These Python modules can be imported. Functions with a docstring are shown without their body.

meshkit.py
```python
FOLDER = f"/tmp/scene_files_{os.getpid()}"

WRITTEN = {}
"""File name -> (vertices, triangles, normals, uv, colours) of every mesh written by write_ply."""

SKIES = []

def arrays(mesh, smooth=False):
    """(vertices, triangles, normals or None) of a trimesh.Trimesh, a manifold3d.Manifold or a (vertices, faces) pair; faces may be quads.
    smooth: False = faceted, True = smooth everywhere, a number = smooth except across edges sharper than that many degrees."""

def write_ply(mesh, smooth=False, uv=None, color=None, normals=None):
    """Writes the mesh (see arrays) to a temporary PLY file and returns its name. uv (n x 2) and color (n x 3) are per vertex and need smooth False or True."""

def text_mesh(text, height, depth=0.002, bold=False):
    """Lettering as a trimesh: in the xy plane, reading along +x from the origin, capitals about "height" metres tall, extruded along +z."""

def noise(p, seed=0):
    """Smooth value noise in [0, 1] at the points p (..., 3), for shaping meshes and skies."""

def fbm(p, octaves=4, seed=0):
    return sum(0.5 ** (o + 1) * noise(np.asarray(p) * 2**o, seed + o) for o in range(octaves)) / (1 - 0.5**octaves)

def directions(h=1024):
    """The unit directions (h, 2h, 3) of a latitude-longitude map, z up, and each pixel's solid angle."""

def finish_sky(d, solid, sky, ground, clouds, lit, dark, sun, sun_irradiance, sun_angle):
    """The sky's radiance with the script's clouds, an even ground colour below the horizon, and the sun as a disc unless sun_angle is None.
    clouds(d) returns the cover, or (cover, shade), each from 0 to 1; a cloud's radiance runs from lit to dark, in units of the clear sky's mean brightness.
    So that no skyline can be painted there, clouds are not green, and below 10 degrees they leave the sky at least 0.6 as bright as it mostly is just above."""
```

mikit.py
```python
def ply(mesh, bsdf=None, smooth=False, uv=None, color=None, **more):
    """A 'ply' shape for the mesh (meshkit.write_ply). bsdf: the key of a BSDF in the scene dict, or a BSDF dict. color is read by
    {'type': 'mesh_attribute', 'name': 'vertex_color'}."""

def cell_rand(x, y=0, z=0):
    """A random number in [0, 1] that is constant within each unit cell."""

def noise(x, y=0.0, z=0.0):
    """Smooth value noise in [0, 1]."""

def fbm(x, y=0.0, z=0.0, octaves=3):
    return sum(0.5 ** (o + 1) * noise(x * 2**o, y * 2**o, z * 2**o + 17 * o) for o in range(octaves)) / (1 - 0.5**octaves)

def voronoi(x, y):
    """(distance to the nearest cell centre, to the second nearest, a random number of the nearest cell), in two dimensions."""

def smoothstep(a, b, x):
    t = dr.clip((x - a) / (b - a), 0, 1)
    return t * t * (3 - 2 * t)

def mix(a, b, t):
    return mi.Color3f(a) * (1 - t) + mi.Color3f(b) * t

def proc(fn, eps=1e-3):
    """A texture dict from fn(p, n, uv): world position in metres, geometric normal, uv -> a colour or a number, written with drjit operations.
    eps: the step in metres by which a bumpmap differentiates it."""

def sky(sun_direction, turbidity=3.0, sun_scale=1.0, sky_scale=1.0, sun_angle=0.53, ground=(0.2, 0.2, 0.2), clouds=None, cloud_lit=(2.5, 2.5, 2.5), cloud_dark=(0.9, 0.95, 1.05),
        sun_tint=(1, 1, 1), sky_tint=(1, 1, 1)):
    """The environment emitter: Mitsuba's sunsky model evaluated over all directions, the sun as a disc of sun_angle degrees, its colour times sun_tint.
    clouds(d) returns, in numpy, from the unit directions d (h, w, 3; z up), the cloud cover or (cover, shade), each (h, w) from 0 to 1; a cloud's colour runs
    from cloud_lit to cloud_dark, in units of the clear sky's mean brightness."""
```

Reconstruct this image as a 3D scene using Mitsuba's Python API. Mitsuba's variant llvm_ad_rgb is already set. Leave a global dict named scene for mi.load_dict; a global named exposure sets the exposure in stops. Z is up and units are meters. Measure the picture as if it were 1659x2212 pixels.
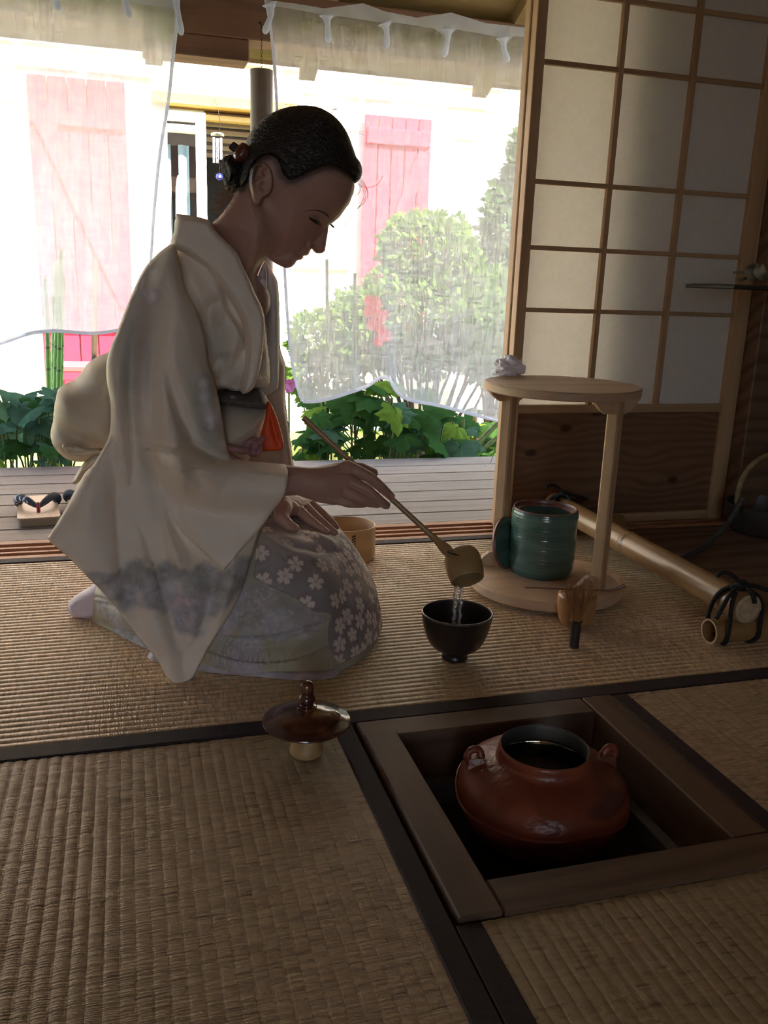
import math, random, numpy as np, trimesh, manifold3d as m3, shapely, shapely.geometry as sg
from scipy.spatial import Delaunay, cKDTree
import mitsuba as mi, drjit as dr, mikit, meshkit
from mikit import proc, noise, fbm, cell_rand, smoothstep, mix, voronoi
T = mi.ScalarTransform4f
scene, labels = {}, {}
V = lambda *a: np.array(a, float)

# ------------------------------------------------------------------ camera, sky, exposure
FOC, YAW, PITCH, ROLL, CAM_Z = 1883.97, .29045, .25829, -.03537, .621      # focal length in pixels of the 1659 x 2212 frame
CAM = V(0, 0, CAM_Z)
_fw = V(math.sin(YAW) * math.cos(PITCH), math.cos(YAW) * math.cos(PITCH), -math.sin(PITCH))
_rt = V(math.cos(YAW), -math.sin(YAW), 0)
_dn = np.cross(_fw, _rt)
AX = np.array([math.cos(ROLL) * _rt + math.sin(ROLL) * _dn, -math.sin(ROLL) * _rt + math.cos(ROLL) * _dn, _fw])
scene['camera'] = {'type': 'perspective', 'fov_axis': 'x', 'fov': math.degrees(2 * math.atan(829.5 / FOC)), 'near_clip': .02, 'far_clip': 200.,
                   'to_world': T().look_at(origin=CAM.tolist(), target=(CAM + AX[2]).tolist(), up=(-AX[1]).tolist())}
SUN = V(.30, -.62, .80)
scene['sky'] = mikit.sky(SUN, turbidity=3.0, sun_scale=1.0, sky_scale=1.6, ground=(.22, .21, .18), sun_tint=(1, .96, .90), sky_tint=(1.0, 1.0, 1.0),
                         clouds=lambda d: np.clip(meshkit.fbm(d * 3.2 + 5, 4) * 2.4 - .9, 0, 1) * .8, cloud_lit=(2.2, 2.2, 2.2), cloud_dark=(1, 1, 1.05))
exposure = 3.95

# ------------------------------------------------------------------ helpers
def ray(px, py): return V((px - 829.5) / FOC, (py - 1106.) / FOC, 1.) @ AX
def at(px, py, Y):            # the point of the upright plane at depth Y seen at a pixel of the photograph
    d = ray(px, py); return CAM + d * Y / d[1]
def onz(px, py, z=0.):        # the point at height z
    d = ray(px, py); return CAM + d * (z - CAM_Z) / d[2]

def put(key, mesh, mat, smooth=False, label=None, cat=None, group=None, kind=None, color=None, uv=None, tag=True, **more):
    scene[key] = mikit.ply(mesh, mat, smooth, uv, color, **more)
    if label or cat or group or kind: note(key, label, cat, group, kind)
    return key
def note(key, label=None, cat=None, group=None, kind=None):
    d = {k: v for k, v in (('label', label), ('category', cat), ('group', group), ('kind', kind)) if v}
    labels[key] = d
    return key
_count = {}
def num(name):                # name, name_001, name_002 ...
    n = _count.get(name, 0); _count[name] = n + 1
    return name if n == 0 else f'{name}_{n:03d}'

def join(ms): return trimesh.util.concatenate(ms)
def cbox(x0, x1, y0, y1, z0, z1, c=.002):
    p = []
    for x, sx in ((x0, 1), (x1, -1)):
        for y, sy in ((y0, 1), (y1, -1)):
            for z, sz in ((z0, 1), (z1, -1)):
                p += [(x + sx * c, y, z), (x, y + sy * c, z), (x, y, z + sz * c)] if 0 else [(x + sx * c, y + sy * c, z), (x, y + sy * c, z + sz * c), (x + sx * c, y, z + sz * c)]
    return hull(p)
def hull(p):
    m = m3.Manifold.hull_points(np.asarray(p, float)).to_mesh()
    return trimesh.Trimesh(m.vert_properties[:, :3], m.tri_verts, process=False)
def xf(mesh, loc=(0, 0, 0), rz=0, rx=0, ry=0, s=1):
    m = mesh.copy()
    R = trimesh.transformations.euler_matrix(rx, ry, rz)
    m.apply_transform(trimesh.transformations.translation_matrix(loc) @ R @ np.diag([*(np.ones(3) * s), 1]))
    return m
def tube(pts, r, n=10, cap=True, flat=None):
    p = np.asarray(pts, float); r = np.broadcast_to(np.asarray(r, float), (len(p),))
    t = np.gradient(p, axis=0); t /= np.linalg.norm(t, axis=1, keepdims=True) + 1e-12
    a = np.cross(t[0], V(0, 0, 1) if abs(t[0, 2]) < .9 else V(1, 0, 0)); a /= np.linalg.norm(a)
    ang = np.arange(n) * 2 * np.pi / n; vs = []
    for i in range(len(p)):
        a = a - t[i] * (a @ t[i]); a /= np.linalg.norm(a); b = np.cross(t[i], a)
        fl = 1 if flat is None else flat
        vs.append(p[i] + r[i] * (np.cos(ang)[:, None] * a * fl + np.sin(ang)[:, None] * b))
    v = np.vstack(vs); i, j = np.meshgrid(np.arange(len(p) - 1), np.arange(n), indexing='ij')
    q = np.stack([i * n + j, i * n + (j + 1) % n, (i + 1) * n + (j + 1) % n, (i + 1) * n + j], -1).reshape(-1, 4)
    f = np.vstack([q[:, [0, 1, 2]], q[:, [0, 2, 3]]])
    if cap:
        k = len(v); v = np.vstack([v, p[0], p[-1]]); e = (len(p) - 1) * n; j = np.arange(n)
        f = np.vstack([f, np.stack([j * 0 + k, (j + 1) % n, j], 1), np.stack([j * 0 + k + 1, e + j, e + (j + 1) % n], 1)])
    return trimesh.Trimesh(v, f, process=False)
def spline(pts, n=40):
    from scipy.interpolate import CubicSpline
    p = np.asarray(pts, float); t = np.r_[0, np.cumsum(np.linalg.norm(np.diff(p, axis=0), axis=1))]
    return CubicSpline(t, p, axis=0)(np.linspace(0, t[-1], n))
def lathe(prof, n=64, loc=(0, 0, 0)):
    m = trimesh.creation.revolve(np.asarray(prof, float), sections=n)
    m.apply_translation(loc); return m
def smooth_prof(pts, n=60):
    p = np.asarray(pts, float)
    return spline(p, n)
def extrude(poly, h, loc=(0, 0, 0)):
    m = trimesh.creation.extrude_polygon(sg.Polygon(poly) if not hasattr(poly, 'geom_type') else poly, h, engine='earcut')
    m.apply_translation(loc); return m
def grid_faces(nu, nv, flip=False):
    i, j = np.meshgrid(np.arange(nu - 1), np.arange(nv - 1), indexing='ij')
    q = np.stack([i * nv + j, (i + 1) * nv + j, (i + 1) * nv + j + 1, i * nv + j + 1], -1).reshape(-1, 4)
    f = np.vstack([q[:, [0, 1, 2]], q[:, [0, 2, 3]]])
    return f[:, ::-1] if flip else f
def sheet(P, flip=False):     # P (nu, nv, 3)
    return trimesh.Trimesh(P.reshape(-1, 3), grid_faces(P.shape[0], P.shape[1], flip), process=False)

# ------------------------------------------------------------------ materials
def mat(name, color, rough=.6, spec=.5, bump=None, bump_s=1., eps=1e-3, two=True, **kw):
    c = proc(color) if callable(color) else ({'type': 'mesh_attribute', 'name': 'vertex_color'} if color == 'v' else {'type': 'rgb', 'value': list(color)})
    b = {'type': 'principled', 'base_color': c, 'roughness': rough, 'specular': spec, **kw}
    if bump is not None: b = {'type': 'bumpmap', 'arbitrary': proc(bump, eps), 'scale': bump_s, 'bsdf': b}
    if two: b = {'type': 'twosided', 'bsdf': b}
    scene[name] = b
    return name
def wood(c1, c2, ax, ring=38., fine=420., seed=0.):
    o = [k for k in range(3) if k != ax]
    def fn(p, n, uv):
        a, b, c = p[ax], p[o[0]], p[o[1]]
        w = fbm(a * 1.3 + seed, b * 9 + seed, c * 9)
        r = .5 + .5 * dr.sin(ring * (b * 1.2 + c * 1.6) * 2 + 16 * w + a * 1.5)
        g = noise(a * 14, b * fine, c * fine)
        t = dr.clip(.55 * r * r + .35 * g + .35 * (fbm(a * 3 + 9, b * 22, c * 22) - .3), 0, 1)
        return mix(c1, c2, t)
    return fn
mat('wood_pale', wood((.47, .31, .17), (.33, .20, .10), 2), .45)
mat('wood_pale_x', wood((.44, .29, .16), (.32, .195, .10), 0), .45)
mat('wood_pale_y', wood((.56, .39, .22), (.42, .27, .135), 1), .45)
mat('wood_red_x', wood((.40, .20, .10), (.27, .12, .058), 0), .5)
mat('wood_dark_x', wood((.17, .10, .060), (.085, .048, .028), 0), .55)
mat('wood_dark_y', wood((.17, .10, .060), (.085, .048, .028), 1), .55)
mat('wood_ro_x', wood((.135, .080, .047), (.072, .042, .026), 0, 30), .6)
mat('wood_ro_y', wood((.135, .080, .047), (.072, .042, .026), 1, 30), .6)
mat('wood_beam', wood((.22, .12, .07), (.13, .068, .042), 0, 14), .7)
mat('wood_eave', wood((.36, .28, .13), (.27, .205, .09), 0, 18), .7)
def deck_color(p, n, uv):
    g = noise(p.x * 6, p.y * 300, p.z * 90)
    st = fbm(p.x * 3.1, p.y * 11, 3.)
    cr = smoothstep(.62, .8, noise(p.x * 2.5 + 7, p.y * 85, 1.))
    left = smoothstep(.30, -.25, p.x - .12 * (p.y - 2.3) + .25 * (fbm(p.x * 2., p.y * 3., 8.) - .5))   # the trodden, browner end
    return mix(mix((.25, .235, .225), (.17, .155, .148), .55 * g + .5 * st), (.14, .095, .072), .6 * left + .25 * cr)
mat('deck_wood', deck_color, .6)
def knotty(p, n, uv):
    f, s, r = voronoi(p.x * 5.2 + 3, p.z * 9 + 1)
    knot = smoothstep(.12, .05, f) * dr.select(r > .35, 1., 0.)
    w = fbm(p.x * .8, p.z * 5, 0.)
    ring = .5 + .5 * dr.sin(260 * p.z + 9 * w + 6 * smoothstep(.6, 0., f))
    c = mix((.18, .095, .050), (.125, .062, .031), .75 * ring + .2 * noise(p.x * 20, p.z * 500, 0.))
    return mix(c, (.05, .023, .013), knot)
mat('wood_knotty', knotty, .55)
def plaster(c, s=1.):
    return lambda p, n, uv: mi.Color3f(c) * (.72 + .5 * fbm(p.x * 14 * s, p.y * 14 * s, p.z * 14 * s))
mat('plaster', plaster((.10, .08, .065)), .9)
mat('plaster_light', plaster((.60, .53, .45)), .9)
mat('ceiling_board', wood((.42, .28, .16), (.30, .19, .10), 1, 12), .7)
def rush(along, dash, tone_=1.):
    # the strands of a tatami facing; along: the axis of the strands
    def fn(p, n, uv):
        a, b = (p.y, p.x) if along == 1 else (p.x, p.y)
        st = noise(a * 55, b * 830, 0.)
        row = cell_rand(dr.floor(a / .0148), dr.floor(b / .0036), 5)
        d = smoothstep(.82, 1.02, row) * smoothstep(.2, .8, noise(a * 60 + 3, b * 900, 2.))
        tone = fbm(p.x * 6, p.y * 6, 1.)
        c = mix((.56, .415, .265), (.40, .28, .165), .75 * st + .35 * (tone - .3))
        c = c * (.80 + .36 * cell_rand(dr.floor(a / .0148), dr.floor(b / .0031 + .5 * cell_rand(dr.floor(a / .0148), 3)), 8))
        c = mix(c, (.42, .33, .17), smoothstep(.5, .75, fbm(p.x * 2.3 + 4, p.y * 2.3, 6.)) * .5)
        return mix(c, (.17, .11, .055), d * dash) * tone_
    return fn
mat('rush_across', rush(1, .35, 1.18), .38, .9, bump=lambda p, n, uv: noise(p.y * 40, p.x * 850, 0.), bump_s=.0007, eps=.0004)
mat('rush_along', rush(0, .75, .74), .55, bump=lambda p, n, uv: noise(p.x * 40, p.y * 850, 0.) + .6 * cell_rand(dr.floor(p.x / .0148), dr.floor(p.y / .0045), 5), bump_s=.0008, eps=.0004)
mat('border_cloth', lambda p, n, uv: mix((.025, .014, .018), (.015, .008, .011), noise(p.x * 900, p.y * 900, 0.)), .75)
mat('shoji_paper_front', (.8, .77, .7), .8)
scene['paper'] = {'type': 'principledthin', 'base_color': proc(lambda p, n, uv: mi.Color3f(.80, .77, .70) * (.95 + .07 * fbm(p.x * 120, p.z * 120, 0.))), 'roughness': .8, 'diff_trans': .62, 'spec_trans': 0., 'eta': 1.3}
# ------------------------------------------------------------------ the room
put('floor', cbox(-1.7, 1.9, -3.7, 2.13, -.40, -.335, .001), 'wood_dark_x', kind='structure', label='subfloor below the mats')
# tatami mats: a woven facing with real ribs and cloth borders
def ribbed(x0, x1, y0, y1, ribs_along, z=0., amp=.0011, fade=None):
    pitch, sub = .0148, 6
    L, Wd = (x1 - x0, y1 - y0) if ribs_along == 0 else (y1 - y0, x1 - x0)
    nv = int(round(Wd / pitch)) * sub + 1; nu = max(12, int(L / .02))
    u, v = np.meshgrid(np.linspace(0, L, nu), np.linspace(0, Wd, nv), indexing='ij')
    ph = np.abs(np.sin(np.pi * v / pitch + .25 * (meshkit.noise(np.stack([u * 30, v * 40, u * 0], -1)) - .5)))
    h = amp * (ph ** .55)
    if fade is not None: h = h * fade(u, v)
    h = h + .0005 * (meshkit.noise(np.stack([u * 90, np.floor(v / pitch) * 7.3, u * 0], -1), 3) - .5)
    zz = z - amp + h
    P = np.stack([x0 + u, y0 + v, zz], -1) if ribs_along == 0 else np.stack([x0 + v, y0 + u, zz], -1)
    top = sheet(P, flip=ribs_along == 1)
    return join([top, trimesh.creation.box(bounds=[[x0, y0, z - .05], [x1, y1, z - .002]])])
def border(x0, x1, y0, y1): return cbox(x0, x1, y0, y1, -.05, .0012, .0014)
def mat_thing(label, face, m, borders):
    k = num('tatami_mat'); note(k, label, 'tatami mat')
    put(k + '__rush_facing', face, m)
    for i, b in enumerate(borders): put(k + '__cloth_border' + (f'_{i:03d}' if i else ''), border(*b), 'border_cloth', True and False)
mat_thing('tatami mat with dark border that the kneeling woman and the tea bowl rest on', ribbed(-.95, 1.19, 1.142, 1.957, 0, amp=.0032), 'rush_across', [(-.95, 1.19, 1.107, 1.142), (-.95, 1.19, 1.957, 1.985)])
mat_thing('tatami mat at the near left with the kettle lid standing on it', ribbed(-.62, .265, -.75, 1.105, 1, amp=.0022, fade=lambda u, v: .34 + .66 * np.clip((.585 - v + .025 * np.sin(u * 9)) / .05, 0, 1)), 'rush_along', [(.265, .2925, -.75, 1.105)])
mat_thing('tatami mat in front of the sunken hearth, at the near edge', ribbed(.3215, .716, -.75, .683, 1, amp=.0012), 'rush_along', [(.294, .3215, -.75, .683)])
mat_thing('tatami mat to the right of the sunken hearth', ribbed(.744, 1.62, -.75, 1.105, 1, amp=.0009), 'rush_along', [(.717, .744, -.75, 1.105)])
mat_thing('tatami mat behind the camera side of the room', ribbed(-1.5, -.65, -.75, 1.105, 1, amp=.0016), 'rush_along', [(-.65, -.622, -.75, 1.105)])
# wooden floor right of the bamboo pole
note('plank_floor', 'dark plank floor to the right of the bamboo pole', kind='structure')
for i in range(7):
    y0 = 2.04 - .135 * (i + 1)
    put('plank_floor__plank' + (f'_{i:03d}' if i else ''), cbox(1.193, 1.86, y0 + .001, y0 + .134, -.04, -.003, .0015), 'wood_dark_x')
for i in range(16):
    y0 = -.76 - .18 * (i + 1)
    put(f'plank_floor__plank_{i + 7:03d}', cbox(-1.6, 1.86, y0 + .001, y0 + .179, -.04, -.003, .0015), 'wood_dark_x')
# threshold with three grooves
sill = [cbox(-1.25, 1.9, 1.986, 2.008, -.05, .001, .0012)]
for y0, y1 in ((2.027, 2.041), (2.062, 2.076), (2.099, 2.128)): sill.append(cbox(-1.25, 1.9, y0, y1, -.05, .001, .0012))
sill.append(cbox(-1.25, 1.9, 2.005, 2.11, -.06, -.014, .0005))
put('trim_1', join(sill), 'wood_red_x', kind='structure', label='grooved reddish wooden threshold of the sliding screens')
# deck
note('deck', 'weathered grey plank deck beyond the threshold', kind='structure')
edges = [2.131, 2.233, 2.357, 2.481, 2.605, 2.729, 2.851, 2.985]
for i in range(7):
    put('deck__plank' + (f'_{i:03d}' if i else ''), cbox(-1.7, 2.9, edges[i] + .0022, edges[i + 1] - .0022, -.03, -.001, .003), 'deck_wood')
put('deck__joist', join([cbox(x, x + .06, 2.14, 2.97, -.13, -.031, .002) for x in np.arange(-1.6, 2.9, .6)]), 'wood_dark_y')
# walls, ceiling
def wall(name, x0, x1, y0, y1, z0, z1, m='plaster'): put(name, cbox(x0, x1, y0, y1, z0, z1, .002), m, kind='structure')
wall('wall_right', 1.86, 1.96, -3.7, 2.13, -.35, 2.5)
wall('wall_front', 1.20, 1.95, 2.10, 2.128, -.06, 1.80, 'plaster_light')
wall('wall_front_001', -1.7, -1.05, 2.03, 2.128, -.06, 1.80, 'plaster_light')
wall('wall_front_002', -1.7, 1.95, 2.03, 2.128, 1.80, 2.5, 'plaster_light')
wall('wall_left', -1.72, -1.62, -3.7, 2.13, -.35, 2.5, 'plaster_light')
put('trim_2', cbox(-1.25, 1.9, 1.99, 2.128, 1.74, 1.80, .003), 'wood_red_x', kind='structure')
put('trim_3', cbox(1.615, 1.862, 1.985, 2.095, -.003, 1.75, .003), 'wood_dark_x', kind='structure')
put('ceiling', cbox(-1.75, 1.98, -3.75, 2.13, 2.36, 2.42, .002), 'ceiling_board', kind='structure')
# back: open garden doorway behind the camera
BX0, BX1, BZ1 = -1.60, -.40, 1.95
wall('wall_back', BX1, 1.95, -3.72, -3.64, -.35, 2.5, 'plaster_light')
wall('wall_back_001', -1.7, BX0, -3.72, -3.64, -.35, 2.5, 'plaster_light')
wall('wall_back_002', BX0, BX1, -3.72, -3.64, BZ1, 2.5, 'plaster_light')
put('door_2', join([cbox(x, x + .05, -3.70, -3.66, 0, BZ1, .003) for x in (BX0, BX1 - .05)] + [cbox(BX0, BX1, -3.695, -3.665, z, z + .04, .003) for z in (.0, .60, 1.18, BZ1 - .04)]), 'wood_dark_x', kind='structure', label='glazed garden door behind the camera')
# ------------------------------------------------------------------ shoji screen
SX = (.934, .957, 1.154, 1.168, 1.3555, 1.3695, 1.567, 1.613)
SZ = [1.62, 1.470, 1.277, 1.128, .866, .714, .565]
k = 'door_1'; note(k, 'shoji sliding screen with pale paper panes above a knotty wooden panel', kind='structure')
Y0, Y1 = 2.035, 2.064
put(k + '__stile', cbox(.932, .958, Y0, Y1, 0, 1.74, .0015), 'wood_pale')
put(k + '__stile_001', cbox(1.568, 1.613, Y0, Y1, 0, 1.74, .0015), 'wood_pale')
put(k + '__rail', cbox(.958, 1.568, Y0 + .002, Y1, .306, .327, .001), 'wood_pale_x')
put(k + '__rail_001', cbox(.958, 1.568, Y0 + .002, Y1, .002, .026, .001), 'wood_pale_x')
put(k + '__rail_002', cbox(.958, 1.568, Y0 + .002, Y1, 1.70, 1.74, .001), 'wood_pale_x')
put(k + '__panel', cbox(.955, 1.57, Y0 + .010, Y0 + .018, .02, .31, .0005), 'wood_knotty')
for i, (a, b) in enumerate(((1.154, 1.168), (1.3555, 1.3695))): put(k + '__vertical_bar' + (f'_{i:03d}' if i else ''), cbox(a, b, Y0 + .003, Y0 + .017, .325, 1.705, .0008), 'wood_pale')
for i, z in enumerate(SZ): put(k + '__cross_bar' + (f'_{i:03d}' if i else ''), cbox(.953, 1.573, Y0 + .004, Y0 + .0155, z - .0055, z + .0055, .0008), 'wood_pale_x')
xs = [.957, 1.161, 1.3625, 1.569]; zs = [.326] + sorted(SZ) + [1.702]; n = 0
for i in range(3):
    for j in range(len(zs) - 1):
        v = np.array([[xs[i], Y0 + .0172, zs[j]], [xs[i + 1], Y0 + .0172, zs[j]], [xs[i + 1], Y0 + .0172, zs[j + 1]], [xs[i], Y0 + .0172, zs[j + 1]]])
        put(k + '__pane' + (f'_{n:03d}' if n else ''), (v, np.array([[0, 1, 2], [0, 2, 3]])), 'paper'); n += 1
put('trim_4', cbox(.930, .957, 2.069, 2.099, -.002, 1.75, .002), 'wood_pale', kind='structure', label='second pale stile standing right behind the shoji edge')
# ------------------------------------------------------------------ eave: beam, rafters, boards
put('trim_5', cbox(-1.9, 3.2, 2.95, 3.06, 1.322, 1.458, .004), 'wood_beam', kind='structure', label='brown eave beam above the cloth curtains')
put('trim_6', cbox(.085, .40, 2.955, 3.07, 1.262, 1.322, .003), 'wood_beam', kind='structure', label='short brown block under the eave beam')
def roof_z(y): return 1.475 + (2.95 - y) * .46
for i, y in enumerate(np.arange(2.04, 3.30, .14)):
    P = [(x, yy, roof_z(yy) + dz) for x in (-1.9, 3.2) for yy in (y + .002, y + .137) for dz in (.03, .042)]
    put('eave' + '__board' + (f'_{i:03d}' if i else ''), hull(P), 'wood_eave')
note('eave', 'underside of the eave boards above the deck', kind='structure')
for i, x in enumerate((-1.3, -.6, .1, .62, 1.27, 1.9, 2.6)):
    put('eave__rafter' + (f'_{i:03d}' if i else ''), hull([(xx, yy, roof_z(yy) + dz) for xx in (x, x + .055) for yy in (2.03, 3.30) for dz in (-.02, .03)]), 'wood_eave')
put('eave__covering', hull([(x, yy, roof_z(yy) + dz) for x in (-2, 3.3) for yy in (2.13, 3.34) for dz in (.045, .06)]), 'wood_beam')
put('roof', join([hull([(x, yy, z + dz) for x in (-2, 2.3) for yy, z in ((2.2, 2.45), (-4.1, 2.45)) for dz in (0, .08)])]), 'wood_beam', kind='structure')
# ------------------------------------------------------------------ sunken hearth and kettle
k = 'hearth'; note(k, 'square sunken hearth with dark wooden frame let into the mats', 'hearth')
put(k + '__frame_rail', cbox(.349, .7135, .684, .738, -.07, .004, .002), 'wood_ro_x')
put(k + '__frame_rail_001', cbox(.299, .662, 1.0585, 1.1055, -.07, .002, .002), 'wood_ro_x')
put(k + '__frame_rail_002', cbox(.299, .3475, .686, 1.062, -.07, .006, .002), 'wood_ro_y')
put(k + '__frame_rail_003', cbox(.6635, .7145, .7385, 1.1055, -.07, .003, .002), 'wood_ro_y')
mat('hearth_stone', plaster((.15, .155, .15), 3), .8)
mat('ash', lambda p, n, uv: mi.Color3f(.045, .044, .042) * (.5 + .9 * fbm(p.x * 60, p.y * 60, 0.)), .95)
x0, x1, y0, y1 = .355, .655, .745, 1.05
o = sg.box(.33, .70, .70, 1.08).difference(sg.box(x0, y0, x1, y1).intersection(sg.box(x0, y0, x1, y1)))
inn = sg.box(x0 + .006, y0 + .006, x1 - .006, y1 - .006)
put(k + '__lining', join([extrude(sg.box(.302, .69, .71, 1.10).difference(inn), .222, (0, 0, -.30))]), 'hearth_stone', label='grey stone lining')
put(k + '__box', extrude(sg.box(.302, .69, .71, 1.10).difference(sg.box(.345, .735, .666, 1.062)), .06, (0, 0, -.13)), 'wood_dark_x')
gx, gy = np.meshgrid(np.linspace(.34, .68, 40), np.linspace(.73, 1.07, 40), indexing='ij')
gz = -.122 + .022 * meshkit.fbm(np.stack([gx * 14, gy * 14, gx * 0], -1), 3)
put(k + '__ash', sheet(np.stack([gx, gy, gz], -1)), 'ash', True, kind=None)
# kettle: rust red, wavy flange, two lugs
def rust(p, n, uv):
    a = fbm(p.x * 16, p.y * 16, p.z * 16)
    c = mix((.26, .070, .034), (.16, .040, .022), smoothstep(.3, .7, a))
    s = smoothstep(.56, .74, fbm(p.x * 9 + 3, p.y * 9, p.z * 22))
    return mix(c, (.045, .022, .018), s * .75)
mat('kettle_red', rust, .36, .55, bump=lambda p, n, uv: fbm(p.x * 180, p.y * 180, p.z * 180), bump_s=.0012, eps=.001)
mat('kettle_inside', plaster((.045, .048, .043), 4), .55)
KC = V(.507, .922, 0)
k = 'kettle'; note(k, 'rust red iron kettle without its lid, steaming in the sunken hearth', 'kettle')
prof = smooth_prof([(.0575, .040), (.0600, .036), (.0600, .030), (.062, .024), (.074, .018), (.094, .009), (.107, -.004), (.1125, -.018), (.1112, -.034), (.107, -.048)], 70)
def kettle_warp(m, amp=0):
    v = m.vertices; a = np.arctan2(v[:, 1], v[:, 0]); r = np.hypot(v[:, 0], v[:, 1])
    w = .0012 * (meshkit.fbm(v * 28, 3) - .5) * 2
    v[:, :2] *= (1 + w / np.maximum(r, .02))[:, None]
    m.vertices = v; return m
outer = [tuple(q) for q in prof] + [(.099, -.064), (.082, -.082), (.057, -.094), (0, -.099)]
put(k + '__body', xf(kettle_warp(lathe(outer, 128)), KC), 'kettle_red', True)
ang = np.linspace(0, 2 * np.pi, 161)
fz = -.026 + .005 * np.sin(3 * ang + .6) + .003 * np.sin(5 * ang + 2.)
fl = []
for dr_, dz in ((-.006, .004), (.0035, .0012), (.0042, -.001), (-.006, -.003)):
    fl.append(np.stack([KC[0] + (.1105 + dr_) * np.cos(ang), KC[1] + (.1105 + dr_) * np.sin(ang), fz + dz], -1))
put(k + '__flange', sheet(np.array(fl), True), 'kettle_red', 40, label='wavy raised seam around the belly')
inner = [(0, -.084), (.055, -.080), (.088, -.056), (.105, -.030), (.100, -.006), (.084, .008), (.062, .013), (.0545, .020), (.0545, .036), (.0575, .040)]
put(k + '__inside', xf(lathe(inner, 96), KC), 'kettle_inside', 40)
def lug(a, key):
    c = V(KC[0] + .086 * math.cos(a), KC[1] + .086 * math.sin(a), .012)
    t = np.linspace(-.7, np.pi + .7, 22)
    d, up = V(math.cos(a), math.sin(a), 0), V(0, 0, 1); s = V(-math.sin(a), math.cos(a), 0)
    ring = tube([c + d * .006 + up * .010 + .0095 * (np.cos(x) * (s * .25 + d * .95) + np.sin(x) * up) for x in np.linspace(0, 2 * np.pi, 25)], .0052, 10)
    base = hull(np.vstack([c + d * u + s * w + up * z for u, w, z in [(-.012, -.012, -.006), (-.012, .012, -.006), (.016, -.011, -.014), (.016, .011, -.014), (-.006, -.007, .010), (-.006, .007, .010), (.012, -.007, .008), (.012, .007, .008)]]))
    horn = tube([c + up * .008 - d * .004, c + up * .018 + d * .000, c + up * .022 + d * .006], [.0055, .0035, .001], 8)
    put(key, join([ring, base, horn]), 'kettle_red', 40, label='pierced lug')
lug(math.radians(163), k + '__lug'); lug(math.radians(-5), k + '__lug_001')
scene['water'] = {'type': 'dielectric', 'int_ior': 1.33, 'ext_ior': 1.0}
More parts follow.
